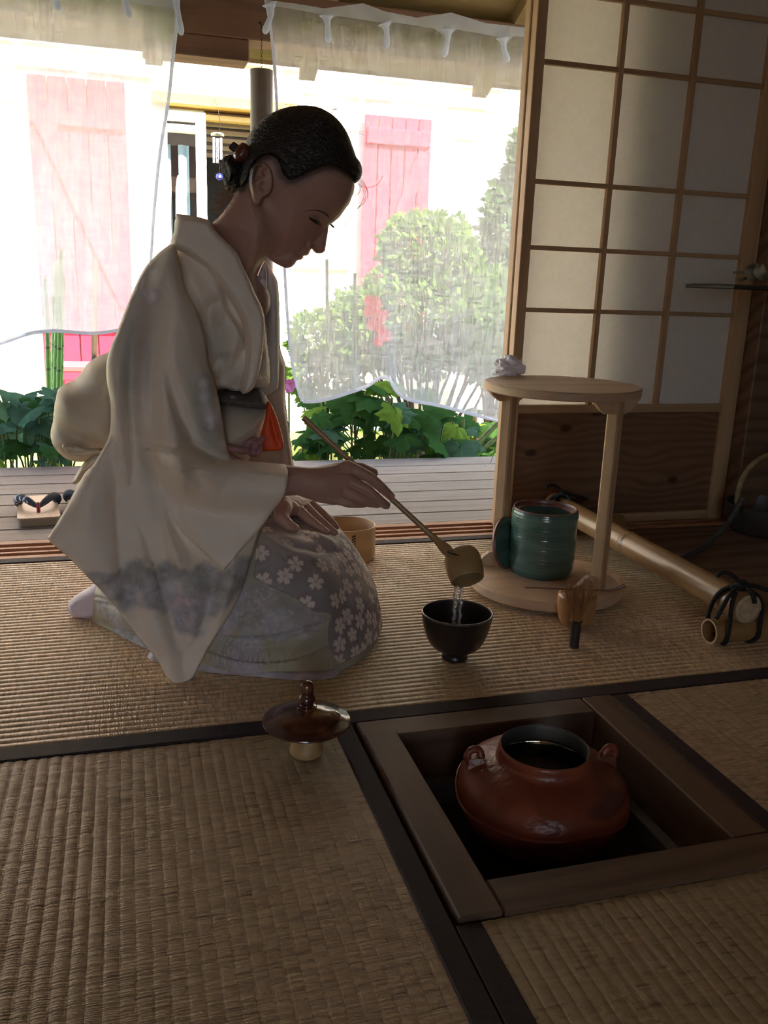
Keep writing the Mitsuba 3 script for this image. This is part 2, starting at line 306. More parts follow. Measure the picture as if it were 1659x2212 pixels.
put('kettle_water', xf(lathe([(0, -.076), (.05, -.074), (.084, -.054), (.1015, -.030), (.0965, -.008), (.084, .001), (0, .001)], 64), KC), 'water', 30, label='hot water standing in the rust red kettle', cat='water')
# ------------------------------------------------------------------ kettle lid on its rest
def glaze(p, n, uv): return mix((.050, .012, .008), (.16, .060, .022), smoothstep(.45, .8, fbm(p.x * 40, p.y * 40, p.z * 60)))
mat('brown_glaze', glaze, .09, .8, clearcoat=1., clearcoat_gloss=.98)
mat('tan_clay', plaster((.46, .29, .12), 6), .5)
LC = V(.213, 1.040, 0)
put('lid_rest', xf(lathe(smooth_prof([(.0195, 0), (.0215, .002), (.0195, .018), (.0192, .030), (.021, .043), (.0195, .046), (.0165, .045), (.0160, .01), (.0, .009)], 40), 48), LC), 'tan_clay', 40, label='small tan ceramic lid rest carrying the brown kettle lid', cat='lid rest')
k = 'brown_glazed_lid'; note(k, 'glossy brown glazed kettle lid with stacked knob on a lid rest', 'kettle lid')
lp = [(0, .0445), (.050, .0455), (.0575, .0475), (.0590, .0490), (.0585, .0505), (.053, .0525), (.046, .0545), (.0440, .0562), (.038, .0605), (.026, .0655), (.012, .0685), (.0, .0690)]
put(k + '__plate', xf(lathe(lp, 96), LC), 'brown_glaze', 35)
kn = smooth_prof([(.0, .068), (.0125, .0682), (.0135, .0700), (.0085, .0725), (.0105, .0775), (.0112, .0815), (.0098, .0855), (.0082, .0880), (.0090, .0920), (.0093, .0975), (.0080, .1030), (.0045, .1062), (.0, .1070)], 70)
put(k + '__knob', xf(lathe(np.abs(kn), 48), LC), 'brown_glaze', 60)
# ------------------------------------------------------------------ tea bowl
BC = V(.522, 1.292, 0)
mat('bowl_black', plaster((.020, .015, .014), 5), .30, .5)
mat('bowl_rim', plaster((.10, .085, .075), 5), .25, .6)
k = 'tea_bowl'; note(k, 'black footed tea bowl on the mat under the pouring ladle', 'tea bowl')
bp = smooth_prof([(.0215, 0), (.0225, .002), (.0212, .010), (.0240, .0125), (.0400, .023), (.0505, .040), (.0570, .062), (.0605, .0825)], 60)
bi = smooth_prof([(.0578, .0825), (.0540, .062), (.0470, .040), (.0350, .025), (.018, .019), (0, .018)], 40)
put(k + '__body', xf(lathe([(0, .003), (.0185, .003), (.0195, 0)] + [tuple(q) for q in bp] + [(.0598, .0840), (.0585, .0840)] + [tuple(q) for q in bi], 96), BC), 'bowl_black', 35)
put(k + '__rim', xf(lathe([(.0606, .0820), (.0606, .0840), (.0596, .0849), (.0584, .0847), (.0577, .0830), (.0606, .0820)], 96), BC), 'bowl_rim', 40, label='worn lighter lip')
# ------------------------------------------------------------------ stand with two round boards
SC = V(.833, 1.578, 0); sd = V(.59, -.807, 0); ss = V(.807, .59, 0)
k = 'tea_stand'; note(k, 'two-tier round tea stand of pale wood with two legs', 'stand')
mat('wood_stand', wood((.50, .34, .21), (.40, .255, .145), 0, 26), .5)
def disc(z0, z1, r): return xf(lathe([(0, z0), (r - .002, z0), (r, z0 + .002), (r, z1 - .002), (r - .002, z1), (0, z1)], 96), SC)
ZT = .4365
put(k + '__lower_board', disc(.010, .030, .160), 'wood_stand', 30)
put(k + '__upper_board', disc(ZT - .017, ZT, .1545), 'wood_stand', 30)
for i, s in enumerate((1, -1)):
    b = SC + sd * s * .117; bd_ = onz(1295, 1283, .03) - onz(1188, 1293, .03); bd_ /= np.linalg.norm(bd_); bn_ = V(-bd_[1], bd_[0], 0)
    c, h = .0125, .5
    sec = [(-c, -c * .75), (-c * .75, -c), (c * .75, -c), (c, -c * .75), (c, c * .75), (c * .75, c), (-c * .75, c), (-c, c * .75)]
    put(k + '__leg' + ('_001' if i else ''), hull([b + sd * u + ss * v + V(0, 0, z) for u, v in sec for z in (.0285, ZT - .0165)]), 'wood_pale')
    for j, (z, up) in enumerate(((ZT - .0165, -1), (.0295, 1))):
        W2, Hh = (.054, .031)
        pts = [(-W2, 0), (W2, 0), (W2 * .93, .006), (W2 * .72, .012), (W2 * .66, .022), (W2 * .42, Hh), (-W2 * .42, Hh), (-W2 * .66, .022), (-W2 * .72, .012), (-W2 * .93, .006)]
        put(k + '__bracket' + (f'_{2 * i + j:03d}' if i + j else ''), hull([b + bn_ * (t + .004) + bd_ * u + V(0, 0, z + up * w) for u, w in pts for t in (-.006, .006)]), 'wood_stand')
    for t in (-1, 1):
        f = SC + sd * s * .10 + ss * t * .075
        put(k + '__foot' + (f'_{i * 2 + (t > 0):03d}' if i * 2 + (t > 0) else ''), hull([f + ss * u * .018 + sd * w * .008 + V(0, 0, z) for u, w, z in [(-1, -1, .0101), (1, -1, .0101), (-1, 1, .0101), (1, 1, .0101), (-.8, -.9, .0), (.8, -.9, 0), (-.8, .9, 0), (.8, .9, 0)]]), 'wood_stand')
# ------------------------------------------------------------------ water jar and its lid
mat('green_glaze', lambda p, n, uv: mix((.048, .105, .084), (.076, .150, .120), smoothstep(.3, .75, fbm(p.x * 10, p.y * 10, p.z * 45))) * (.85 + .25 * noise(p.x * 25, p.y * 25, p.z * 400)), .14, .6, clearcoat=.6, clearcoat_gloss=.95)
mat('brown_rim', plaster((.13, .052, .040), 4), .35)
JC = V(.836, 1.610, .0302)
k = 'water_jar'; note(k, 'green glazed cylindrical water jar on the lower board of the stand', 'jar')
jp = smooth_prof([(.058, 0), (.062, .004), (.0665, .014), (.0685, .040), (.0690, .080), (.0692, .115), (.0688, .135), (.0675, .141)], 60)
jr = [(r + .0004 * math.sin(z * 900) + .0003 * math.sin(z * 2300), z) for r, z in jp]
put(k + '__body', xf(lathe([(0, .002)] + jr, 96), JC), 'green_glaze', 50)
put(k + '__rim', xf(lathe([(.0676, .1405), (.0665, .1430), (.064, .1432), (.0625, .141), (.0620, .136), (.0545, .134), (.0540, .131)], 96), JC), 'brown_rim', 40, label='unglazed red-brown inner rim')
put(k + '__inside', xf(lathe([(.0540, .132), (.060, .12), (.060, .01), (0, .008)], 64), JC), 'green_glaze', 40)
put('jar_water', xf(lathe([(0, .02), (.0592, .02), (.0592, .110), (0, .110)], 48), JC), 'water', 30, label='water standing in the green jar', cat='water')
k = 'jar_lid'; note(k, 'round green jar lid leaning on edge behind the water jar', 'jar lid')
lm = lathe([(0, -.004), (.050, -.004), (.0545, -.002), (.0555, .001), (.053, .004), (.03, .006), (0, .007)], 64)
def lid_pose(m): return xf(xf(m, (0, 0, 0), ry=math.radians(80)), SC + V(-.063, .072, .0865), rz=math.radians(-52))
put(k + '__plate', lid_pose(lm), 'green_glaze', 35)
put(k + '__rim', lid_pose(lathe([(.0540, -.0045), (.0562, -.002), (.0570, .001), (.0545, .0045), (.0535, .003), (.0548, .001), (.053, -.003)], 64)), 'brown_rim', 40, label='red-brown edge')
# ------------------------------------------------------------------ cloth on the stand
def blob_cloth(c, sx, sy, sz, seed, mtl, key, **kw):
    m = trimesh.creation.icosphere(5); v = m.vertices
    n1 = meshkit.fbm(v * 1.7 + seed, 3, seed); w = np.sin(9 * n1 + 5 * v[:, 0] + 3 * v[:, 2]); w2 = np.sin(16 * n1 + 8 * v[:, 1])
    r = 1 + .14 * w + .05 * w2 + .35 * (n1 - .5)
    v = v * r[:, None]; v[:, 2] = np.maximum(v[:, 2], -.72)
    m.vertices = c + v * V(sx, sy, sz); return put(key, m, mtl, True, **kw)
mat('white_cloth', (.78, .74, .76), .85, sheen=.4)
cc = onz(1099, 812, ZT); blob_cloth(V(cc[0] + .004, cc[1] + .01, ZT + .0165), .033, .026, .0225, 3, 'white_cloth', 'tea_cloth', label='crumpled white linen cloth on top of the tea stand', cat='cloth')
# ------------------------------------------------------------------ tea caddy, scoop, whisk
CC = V(.800, 1.383, 0)
mat('caddy_wood', wood((.38, .20, .075), (.25, .12, .042), 2, 50), .25, .6, clearcoat=.5)
k = 'tea_caddy'; note(k, 'rounded brown wooden tea caddy with a flat lid behind the whisk', 'tea caddy')
put(k + '__body', xf(lathe([(0, 0), (.018, 0)] + [tuple(q) for q in smooth_prof([(.020, .001), (.026, .006), (.0325, .018), (.0358, .034), (.0364, .046)], 24)] + [(.0345, .047), (0, .047)], 64), CC), 'caddy_wood', 40)
put(k + '__lid', xf(lathe([(0, .0462), (.0362, .0462)] + [tuple(q) for q in smooth_prof([(.0366, .047), (.0366, .056), (.0350, .064), (.0300, .0675), (.018, .0688), (0, .069)], 24)], 64), CC), 'caddy_wood', 40)
a, b = V(CC[0] - .094, CC[1] + .034, .0710), V(CC[0] + .088, CC[1] - .020, .0708)
t = np.linspace(0, 1, 30); pp = a + (b - a) * t[:, None]; pp[:, 2] += .012 * np.clip((t - .82) / .18, 0, 1) ** 1.6
mat('dark_bamboo', wood((.20, .085, .035), (.12, .05, .02), 0, 20), .35)
put('tea_scoop', tube(pp, .0016 + .0022 * np.clip((t - .8) / .2, 0, 1), 8), 'dark_bamboo', 40, label='thin dark bamboo tea scoop lying across the tea caddy', cat='tea scoop')
WC = V(.750, 1.292, 0)
mat('whisk_handle', (.014, .012, .012), .5)
mat('whisk_tine', lambda p, n, uv: mix((.34, .16, .055), (.22, .10, .04), noise(p.x * 900, p.y * 900, p.z * 60)), .5)
k = 'tea_whisk'; note(k, 'bamboo tea whisk standing on its black handle, tines up', 'whisk')
put(k + '__handle', xf(lathe([(0, 0), (.0082, 0), (.0088, .001), (.0092, .030), (.0100, .032), (.0098, .038), (.0090, .040), (.0094, .048), (.006, .049), (0, .049)], 32), WC), 'whisk_handle', 40)
rs = random.Random(4)
tn = []
for i in range(56):
    a = 2 * np.pi * i / 56 + rs.uniform(-.03, .03); f = rs.uniform(.93, 1.04)
    pr = [(.0078, .047), (.0125, .066), (.0195 * f, .088), (.0245 * f, .108), (.0225 * f, .122), (.0200 * f, .1245)]
    tn.append(tube([WC + V(r * math.cos(a), r * math.sin(a), z) for r, z in pr], [.0006, .00055, .0005, .00045, .0004, .0003], 4, cap=False))
for i in range(30):
    a = 2 * np.pi * i / 30; f = rs.uniform(.8, 1.1)
    tn.append(tube([WC + V(r * math.cos(a + z * 3), r * math.sin(a + z * 3), z) for r, z in [(.0065, .047), (.008, .07), (.009 * f, .095), (.007 * f, .114)]], .0005, 4, cap=False))
put(k + '__tines', join(tn), 'whisk_tine', True, kind='stuff', label='fine split bamboo tines')
put(k + '__thread', xf(lathe([(.0095, .0475), (.0105, .0485), (.0112, .0505), (.0102, .0515)], 32), WC), 'whisk_handle', 40)
# ------------------------------------------------------------------ bentwood waste water container
mat('bentwood', wood((.52, .36, .20), (.42, .28, .15), 0, 20), .5)
NC = V(.475, 1.880, 0)
k = 'bentwood_tub'; note(k, 'round bentwood waste water tub behind the womans knee', 'tub')
labels[k]['label'] = "round bentwood tub behind the woman's knee near the threshold"
put(k + '__wall', xf(lathe([(0, 0), (.0640, 0), (.0655, .001), (.0655, .0775), (.0645, .0785), (.0630, .0785), (.0620, .0775), (.0620, .006), (0, .006)], 96), NC), 'bentwood', 40)
for i in range(2):
    st = []
    for j in range(6):
        a = math.radians(-93 + 4.2 * i); z = .035 + j * .0062
        st.append(xf(cbox(-.0008, .0008, -.0018, .0018, -.0019, .0019, .0004), NC + V(.0656 * math.cos(a), .0656 * math.sin(a), z + (.0016 if i else 0)), rz=a))
    put(k + '__stitching' + ('_001' if i else ''), join(st), 'whisk_handle', label='dark bark stitching')
# ------------------------------------------------------------------ bamboo pole barrier
def bamboo_col(ax):
    def fn(p, n, uv): return mix((.28, .165, .066), (.19, .105, .040), fbm(p.x * (3 if ax == 0 else 30), p.y * (3 if ax == 1 else 30), p.z * 30)) * (.9 + .2 * noise(p.x * 200, p.y * 8, p.z * 200))
    return fn
mat('bamboo_y', bamboo_col(1), .28, .6, clearcoat=.3)
mat('bamboo_x', bamboo_col(0), .35, .5)
mat('bamboo_cut', plaster((.42, .32, .20), 8), .7)
mat('cord_black', lambda p, n, uv: mi.Color3f(.012) * (.5 + noise(p.x * 500, p.y * 500, p.z * 500)), .85, bump=lambda p, n, uv: noise(p.x * 420, p.y * 420, p.z * 420), bump_s=.002)
PA, PB = V(1.055, 1.226, .0745), V(1.062, 2.000, .0745)
def pole_pt(s): return PA + (PB - PA) * s
k = 'bamboo_pole'; note(k, 'long bamboo pole laid across the mat as a low barrier', 'bamboo pole')
s_, r_ = [], []
for s in np.linspace(0, 1, 140):
    d = min(abs(s - q) for q in (.015, .52)) * .774
    r_.append(.0275 + .0022 * math.exp(-(d / .006) ** 2) - .0016 * math.exp(-((d - .011) / .004) ** 2)); s_.append(pole_pt(s))
put(k + '__culm', tube(s_, r_, 36, cap=False), 'bamboo_y', True)
endm = lathe([(.0275, .001), (.0265, -.0012), (.0235, -.0012), (.0195, .0012), (.0190, .0032), (0, .0036)], 48)
put(k + '__cut_end', xf(endm, PA, rx=math.radians(90)), 'bamboo_cut', 40, label='pale cut end with inner ring')
put(k + '__cut_end_001', xf(lathe([(0, 0), (.0275, 0)], 32), PB, rx=math.radians(-90)), 'bamboo_cut', 40)
for i, (x0, x1, yc) in enumerate(((1.003, 1.26, PA[1] + .030), (1.00, 1.24, 1.955))):
    k = num('bamboo_crosspiece'); note(k, ('hollow bamboo crosspiece under the near end of the pole', 'hollow bamboo crosspiece under the far end of the pole')[i], 'bamboo')
    t = tube([(x, yc, .0235) for x in np.linspace(x0, x1, 12)], .0235, 36, cap=False); ti = tube([(x, yc, .0235) for x in np.linspace(x0, x1, 12)], .0195, 36, cap=False); ti.invert()
    put(k + '__tube', join([t, ti]), 'bamboo_x', True)
    for j, x in enumerate((x0, x1)):
        rg = trimesh.creation.annulus(.0195, .0235, .0008, sections=40); put(k + '__cut_rim' + ('_001' if j else ''), xf(rg, (x, yc, .0235), ry=math.radians(90)), 'bamboo_cut', 40, label='pale cut rim')
    # cord lashing
    kc = num('black_cord'); note(kc, ('black cord knotted round the near end of the bamboo pole', 'black cord knotted round the far end of the bamboo pole')[i], 'cord')
    cx, cy = pole_pt((yc - PA[1]) / (PB[1] - PA[1]))[0], yc
    loops = []
    for dx in (-.032, .031):
        loops.append(spline([(cx + dx * .55, cy - .013, .1005), (cx + dx * 1.05, cy - .027, .075), (cx + dx * 1.05, cy - .029, .040), (cx + dx * 1.05, cy - .027, .016), (cx + dx * .9, cy - .013, .0035), (cx + dx * .8, cy + .006, .0035), (cx + dx, cy + .026, .018), (cx + dx * 1.1, cy + .028, .05), (cx + dx * .7, cy + .013, .098), (cx, cy, .1065)], 50))
    tails = [spline([(cx - .004, cy - .004, .108), (cx - .012, cy + .004, .125), (cx - .034, cy + .008, .133), (cx - .046, cy + .006, .127)], 24),
             spline([(cx + .004, cy, .108), (cx + .026, cy - .004, .108), (cx + .052, cy - .010, .100), (cx + .066, cy - .012, .096)], 24),
             spline([(cx - .006, cy - .006, .107), (cx - .036, cy - .018, .095), (cx - .050, cy - .022, .075), (cx - .060, cy - .024, .058)], 24),
             spline([(cx + .002, cy - .006, .108), (cx + .004, cy - .030, .104), (cx + .006, cy - .0375, .088)], 20)]
    knot = [spline([(cx + .012 * math.cos(u) * (1 + .3 * math.sin(3 * u)), cy + .009 * math.sin(u), .108 + .005 * math.sin(2 * u)) for u in np.linspace(0, 6.2, 14)], 40)]
    put(kc + '__loop', tube(loops[0], .0042, 10), 'cord_black', True); put(kc + '__loop_001', tube(loops[1], .0042, 10), 'cord_black', True)
    put(kc + '__knot', join([tube(q, .0046, 10) for q in knot]), 'cord_black', True)
    for j, q in enumerate(tails): put(kc + '__tail' + (f'_{j:03d}' if j else ''), tube(q, .0040, 10), 'cord_black', True)
# ------------------------------------------------------------------ sandals on the deck
mat('geta_wood', wood((.58, .43, .30), (.47, .33, .22), 1, 40, 700), .35)
mat('geta_side', wood((.30, .22, .14), (.22, .16, .10), 0, 30), .6)
def strap_col(p, n, uv):
    d = smoothstep(.62, .7, cell_rand(dr.floor(p.x * 110 + p.y * 40), dr.floor(p.y * 160), 1)) * smoothstep(.3, .15, dr.abs(noise(p.x * 160, p.y * 200, p.z * 160) - .5))
    return mix((.018, .020, .028), (.5, .5, .52), d * smoothstep(-.24, -.26, p.x))
mat('strap_cloth', strap_col, .8)
mat('thong_red', (.22, .014, .022), .7)
def geta(cx, cy, label, rz):
    k = num('geta_sandal'); note(k, label, 'sandal', 'pair of geta sandals on the deck')
    def P(x, y, z): c, s = math.cos(rz), math.sin(rz); return V(cx + c * x - s * y, cy + s * x + c * y, z * .72)
    pl = sg.box(-.034, -.105, .034, .105).buffer(.014, quad_segs=8)
    pl = [(x * (1 + .06 * math.cos((y + .10) * 8)), y) for x, y in np.array(pl.exterior.coords)[:-1]]
    top = hull([P(x, y, z) for x, y in pl for z in (.010, .030)])
    put(k + '__platform', hull([P(x, y, z) for x, y in pl for z in (.0262, .0300)]), 'geta_wood')
    put(k + '__sole', join([hull([P(x * .995, y * .995, z) for x, y in pl for z in (.0095, .0262)]), hull([P(x, y, z) for x in (-.042, .042) for y in (.02, .10) for z in (.0, .0096)]), hull([P(x * .96, y, z) for x, y in pl if y < -.03 for z in (.0, .0096)])]), 'geta_side', label='darker underside')
    for i, s in enumerate((-1, 1)):
        q = spline([P(0, -.055, .046), P(s * .020, -.028, .058), P(s * .040, .006, .062), P(s * .049, .03, .046), P(s * .046, .042, .027)], 24)
        put(k + '__strap' + ('_001' if i else ''), tube(q, np.interp(np.linspace(0, 1, 24), [0, .25, .6, .9, 1], [.0045, .0085, .0105, .0105, .0095]), 14), 'strap_cloth', True)
    put(k + '__thong', tube(spline([P(0, -.046, .052), P(0, -.056, .048), P(0, -.062, .040), P(0, -.066, .029)], 14), [.0062] * 4 + [.0046] * 10, 10), 'thong_red', True, label='red toe thong')
geta(-.2365, 2.372, 'pale wooden geta sandal with dark strap on the deck, fully in view', .10)
geta(-.118, 2.405, 'wooden geta sandal on the deck, mostly hidden by the kimono', .06)
# ------------------------------------------------------------------ right edge of the room
mat('iron_dark', (.035, .028, .022), .45)
mat('dry_leaf', lambda p, n, uv: mix((.16, .15, .10), (.09, .07, .045), fbm(p.x * 60, p.y * 60, p.z * 60)), .7)
k = 'wire_rack'; note(k, 'dark metal wire rack sticking out from the right wall', 'rack')
rz_ = .640
bars = [tube([(x, 1.72, rz_), (x, 1.90, rz_)], .0022, 6) for x in np.arange(1.33, 1.80, .026)]
put(k + '__bars', join(bars), 'iron_dark', True, kind='stuff')
put(k + '__frame', join([tube([(1.314, 1.72, rz_ - .004), (1.86, 1.72, rz_ - .004)], .0045, 8), tube([(1.314, 1.90, rz_ - .004), (1.86, 1.90, rz_ - .004)], .0045, 8), tube([(1.316, 1.72, rz_ - .004), (1.316, 1.90, rz_ - .004)], .0045, 8)]), 'iron_dark', True)
k = 'dried_leaves'; note(k, 'heap of dry curled leaves lying on the wire rack', 'dried leaves')
rs = random.Random(9)
for i in range(9):
    u, v = np.meshgrid(np.linspace(0, 1, 12), np.linspace(-1, 1, 7), indexing='ij')
    L, Wd = rs.uniform(.05, .09), rs.uniform(.012, .022); curl = rs.uniform(2., 4.)
    x = L * np.sin(u * curl) / curl * 1.6; z = .008 + L * (1 - np.cos(u * curl)) / curl * .7 + .006 * v * v
    y = v * Wd * np.sin(np.pi * (u * .9 + .08))
    m = sheet(np.stack([x, y, z], -1)); put(k + '__leaf' + (f'_{i:03d}' if i else ''), xf(m, (1.42 + .055 * (i % 4) + rs.uniform(-.01, .01), 1.76 + .04 * (i // 4), rz_ + .002), rz=rs.uniform(-2.6, .4)), 'dry_leaf', True)
mat('cane', lambda p, n, uv: mix((.30, .22, .10), (.17, .115, .05), noise(p.x * 60, p.y * 60, p.z * 60)), .4)
k = 'cane_basket'; note(k, 'dark basket with cane-wrapped arched handle beside the shoji', 'basket')
bc = V(1.640, 1.90, 0)
arc = [bc + V(.092 * math.cos(a), 0, .105 + .105 * math.sin(a)) for a in np.linspace(-.3, np.pi + .3, 60)]
put(k + '__handle', tube(arc, [.0068 + .0012 * (i % 3 == 0) for i in range(60)], 10), 'cane', 30, label='light cane wrapped handle')
put(k + '__body', xf(lathe([(0, 0), (.075, 0), (.085, .01), (.100, .05), (.103, .075), (.098, .078), (.094, .05), (.08, .012), (0, .008)], 48), bc), 'iron_dark', 40)
mat('rope_grey', lambda p, n, uv: mix((.075, .075, .065), (.040, .038, .032), noise(p.x * 200, p.y * 200, p.z * 200)), .85)
put('grey_rope', tube(spline([onz(1440, 1235, .007), onz(1490, 1196, .007), onz(1540, 1166, .012), at(1580, 1120, 1.86) + V(0, 0, 0), at(1604, 1078, 1.88)], 40), .0065, 10), 'rope_grey', True, label='thick grey rope rising from the plank floor to the basket', cat='rope')

# ------------------------------------------------------------------ faint steam
def steam(key, c, r, h, dens, label, seed):
    n = 24; zz, yy, xx = np.meshgrid(np.linspace(0, 1, n * 2), np.linspace(-1, 1, n), np.linspace(-1, 1, n), indexing='ij')
    sw = .25 * np.sin(5 * zz + seed); rr = np.hypot(xx - sw * zz, yy) / (.35 + .5 * zz)
    d = np.clip(1 - rr, 0, 1) * np.clip(zz * 6, 0, 1) * np.clip((1 - zz) * 1.4, 0, 1) * np.clip(meshkit.fbm(np.stack([xx * 2.2, yy * 2.2, zz * 5], -1) + seed, 3) * 2.4 - .6, 0, 1)
    tw = T().translate([c[0] - r, c[1] - r, c[2]]).scale([2 * r, 2 * r, h])
    put(key, trimesh.creation.box(bounds=[[c[0] - r, c[1] - r, c[2]], [c[0] + r, c[1] + r, c[2] + h]]), {'type': 'null'}, False, label=label, cat='steam',
        interior={'type': 'heterogeneous', 'albedo': {'type': 'rgb', 'value': [.98, .98, .98]}, 'scale': dens, 'sigma_t': {'type': 'gridvolume', 'grid': mi.VolumeGrid(d[..., None].astype(np.float32)), 'to_world': tw, 'use_grid_bbox': False}})
steam('steam', KC + V(0, 0, .045), .085, .16, 4.5, 'faint steam rising from the open kettle', 1.)
# ------------------------------------------------------------------ cloth and body built as soft volumes on upright planes
class Plane:                  # Y = y0 + sx (X - x0) + sz Z
    def __init__(self, y0, sx=0., x0=.2, sz=0.): self.y0, self.sx, self.x0, self.sz = y0, sx, x0, sz
    def y(self, x, z): return self.y0 + self.sx * (x - self.x0) + self.sz * z
    def hit(self, px, py, off=0.):
        d = ray(px, py); n = V(-self.sx, 1, -self.sz); c = self.y0 + off - self.sx * self.x0
        return CAM + d * (c - n @ CAM) / (n @ d)
    def xz(self, pts, off=0.): return np.array([self.hit(p[0], p[1], off)[[0, 2]] for p in pts])
def closed_curve(pts, corners, step):
    n = len(pts); out = []
    for i in range(n):
        p0, p1, p2, p3 = pts[i - 1], pts[i], pts[(i + 1) % n], pts[(i + 2) % n]
        if i in corners: p0 = p1
        if (i + 1) % n in corners: p3 = p2
        m1, m2 = (p2 - p0) * .5, (p3 - p1) * .5
        L = np.linalg.norm(p2 - p1); k = max(1, int(round(L / step)))
        lim = lambda m: m * min(1, 1.2 * L / (np.linalg.norm(m) + 1e-9))
        m1, m2 = lim(m1), lim(m2)
        for t in np.arange(k) / k:
            out.append((2 * t**3 - 3 * t**2 + 1) * p1 + (t**3 - 2 * t**2 + t) * m1 + (-2 * t**3 + 3 * t**2) * p2 + (t**3 - t**2) * m2)
    return np.array(out)
def line_dist(q, pts, n=90):  # distance, side and place along a smooth line
    l = spline(pts, n) if len(pts) > 2 else np.asarray(pts[0]) + (np.asarray(pts[1]) - pts[0]) * np.linspace(0, 1, n)[:, None]
    d, i = cKDTree(l).query(q); t = i / (n - 1)
    g = np.gradient(l, axis=0)[i]; s = g[:, 0] * (q - l[i])[:, 1] - g[:, 1] * (q - l[i])[:, 0]
    return d, np.sign(s), t
def fold_relief(q, folds, plane):
    # a fold: (line, width, depth[, kind]); kind '' = trough or ridge, 'l' / 'r' = the cloth left / right of the line lies on top
    z = np.zeros(len(q))
    for f in folds:
        pts, w, dp = f[:3]; kind = f[3] if len(f) > 3 else ''; off = f[4] if len(f) > 4 else 0.
        d, s, t = line_dist(q, plane.xz(pts, off))
        tp = np.clip(np.sin(np.pi * np.clip(t, .03, .97)), 0, 1) ** .6
        if kind == '': z += dp * tp * np.exp(-(d / w) ** 2)
        else:
            sd = d * s * (1 if kind == 'l' else -1)
            z += dp * tp * np.where(sd > 0, np.exp(-(sd / (3.2 * w)) ** 2), np.exp(-(sd / (.30 * w)) ** 2) * 1.0 - .55 * np.exp(-((sd + .55 * w) / (.55 * w)) ** 2))
    return z
def pillow(outline, plane, h, front, back, R, folds=(), corners=(), relief=None, edge=.008):
    # a closed soft volume: outline on its plane, front and back thickness rising from the edge over R
    b = closed_curve(plane.xz(outline), set(corners), h * .8)
    poly = sg.Polygon(b)
    if not poly.is_valid: poly = max(getattr(poly.buffer(0), 'geoms', [poly.buffer(0)]), key=lambda g: g.area); b = np.array(poly.exterior.coords)[:-1]
    x0, z0, x1, z1 = poly.bounds
    gx, gz = np.meshgrid(np.arange(x0, x1, h), np.arange(z0, z1, h * .866), indexing='ij')
    gx = gx + (np.arange(gx.shape[1]) % 2) * h * .5
    g = np.stack([gx.ravel(), gz.ravel()], 1)
    tree = cKDTree(closed_curve(plane.xz(outline), set(corners), h * .2) if poly.exterior.length and len(b) else b)
    g = g[shapely.contains_xy(poly, g[:, 0], g[:, 1])]
    g = g[tree.query(g)[0] > .55 * h]
    q = np.vstack([b, g]); nb = len(b)
    tri = Delaunay(q).simplices
    c = q[tri].mean(1); tri = tri[shapely.contains_xy(poly, c[:, 0], c[:, 1])]
    a = q[tri]; ar = (a[:, 1, 0] - a[:, 0, 0]) * (a[:, 2, 1] - a[:, 0, 1]) - (a[:, 1, 1] - a[:, 0, 1]) * (a[:, 2, 0] - a[:, 0, 0])
    tri = np.where((ar < 0)[:, None], tri[:, ::-1], tri); tri = tri[np.abs(ar) > 1e-12]
    d = np.r_[np.zeros(nb), tree.query(g)[0]]
    F = lambda v: v(q, d) if callable(v) else v
    rr = F(R); s = np.clip(d / rr, 0, 1); pf = np.sqrt(np.maximum(0, 1 - (1 - s) ** 2))
    rel = np.zeros(len(q))
    if folds: rel = rel + 1.35 * fold_relief(q, folds, plane)
    if relief is not None: rel = rel + relief(q, d)
    fr = np.maximum(F(front) * pf + rel * np.clip(d / edge, 0, 1), .0012 * np.clip(d / .004, 0, 1)); bk = F(back) * pf
    fr[:nb] = 0; bk[:nb] = 0
    Y = plane.y(q[:, 0], q[:, 1])
    vf = np.stack([q[:, 0], Y - fr, q[:, 1]], 1); vb = np.stack([q[nb:, 0], (Y + bk)[nb:], q[nb:, 1]], 1)
    ib = np.r_[np.arange(nb), np.arange(nb, len(q)) + len(g)]
    m = trimesh.Trimesh(np.vstack([vf, vb]), np.vstack([tri, ib[tri][:, ::-1]]), process=False)
    m.metadata['q'] = np.vstack([q, g]); m.metadata['nf'] = len(q)
    return m
def cols(m, fn):              # per-vertex colours of a printed or dyed cloth, from places on the cloth itself
    c = fn(m.vertices, m.metadata.get('q')); return np.clip(c, 0, 1)
def lerp3(a, b, t): return np.asarray(a) * (1 - t[:, None]) + np.asarray(b) * t[:, None]
sst = lambda a, b, x: (lambda t: t * t * (3 - 2 * t))(np.clip((x - a) / (b - a), 0, 1))
def nz(p, s, o=3, seed=0): return meshkit.fbm(np.asarray(p) * s, o, seed)
mat('silk', 'v', .62, .35, sheen=.5, sheen_tint=.6, bump=lambda p, n, uv: noise(p.x * 900, p.y * 900, p.z * 900), bump_s=.0002)
CREAM, GREEN, LILAC = V(.79, .69, .57), V(.345, .345, .285), V(.44, .355, .345)
def florets(v, seed, step=.0052):   # printed small flowers: brightness 0..1 by distance to scattered centres
    rs = np.random.RandomState(seed); lo, hi = v.min(0), v.max(0)
    n = int(2.6 * (hi[0] - lo[0]) * (hi[2] - lo[2]) / step ** 2 * 1.5); idx = rs.choice(len(v), min(len(v), n), replace=False)
    keep = []; t = None
    c = v[idx]; ok = np.ones(len(c), bool)
    for a, b in cKDTree(c).query_pairs(step * .8):
        if ok[a] and ok[b]: ok[b] = False
    c = c[ok]; d, i = cKDTree(c).query(v); r = rs.uniform(.5, 1., len(c))
    return sst(step * .62, step * .2, d) * r[i], r[i]
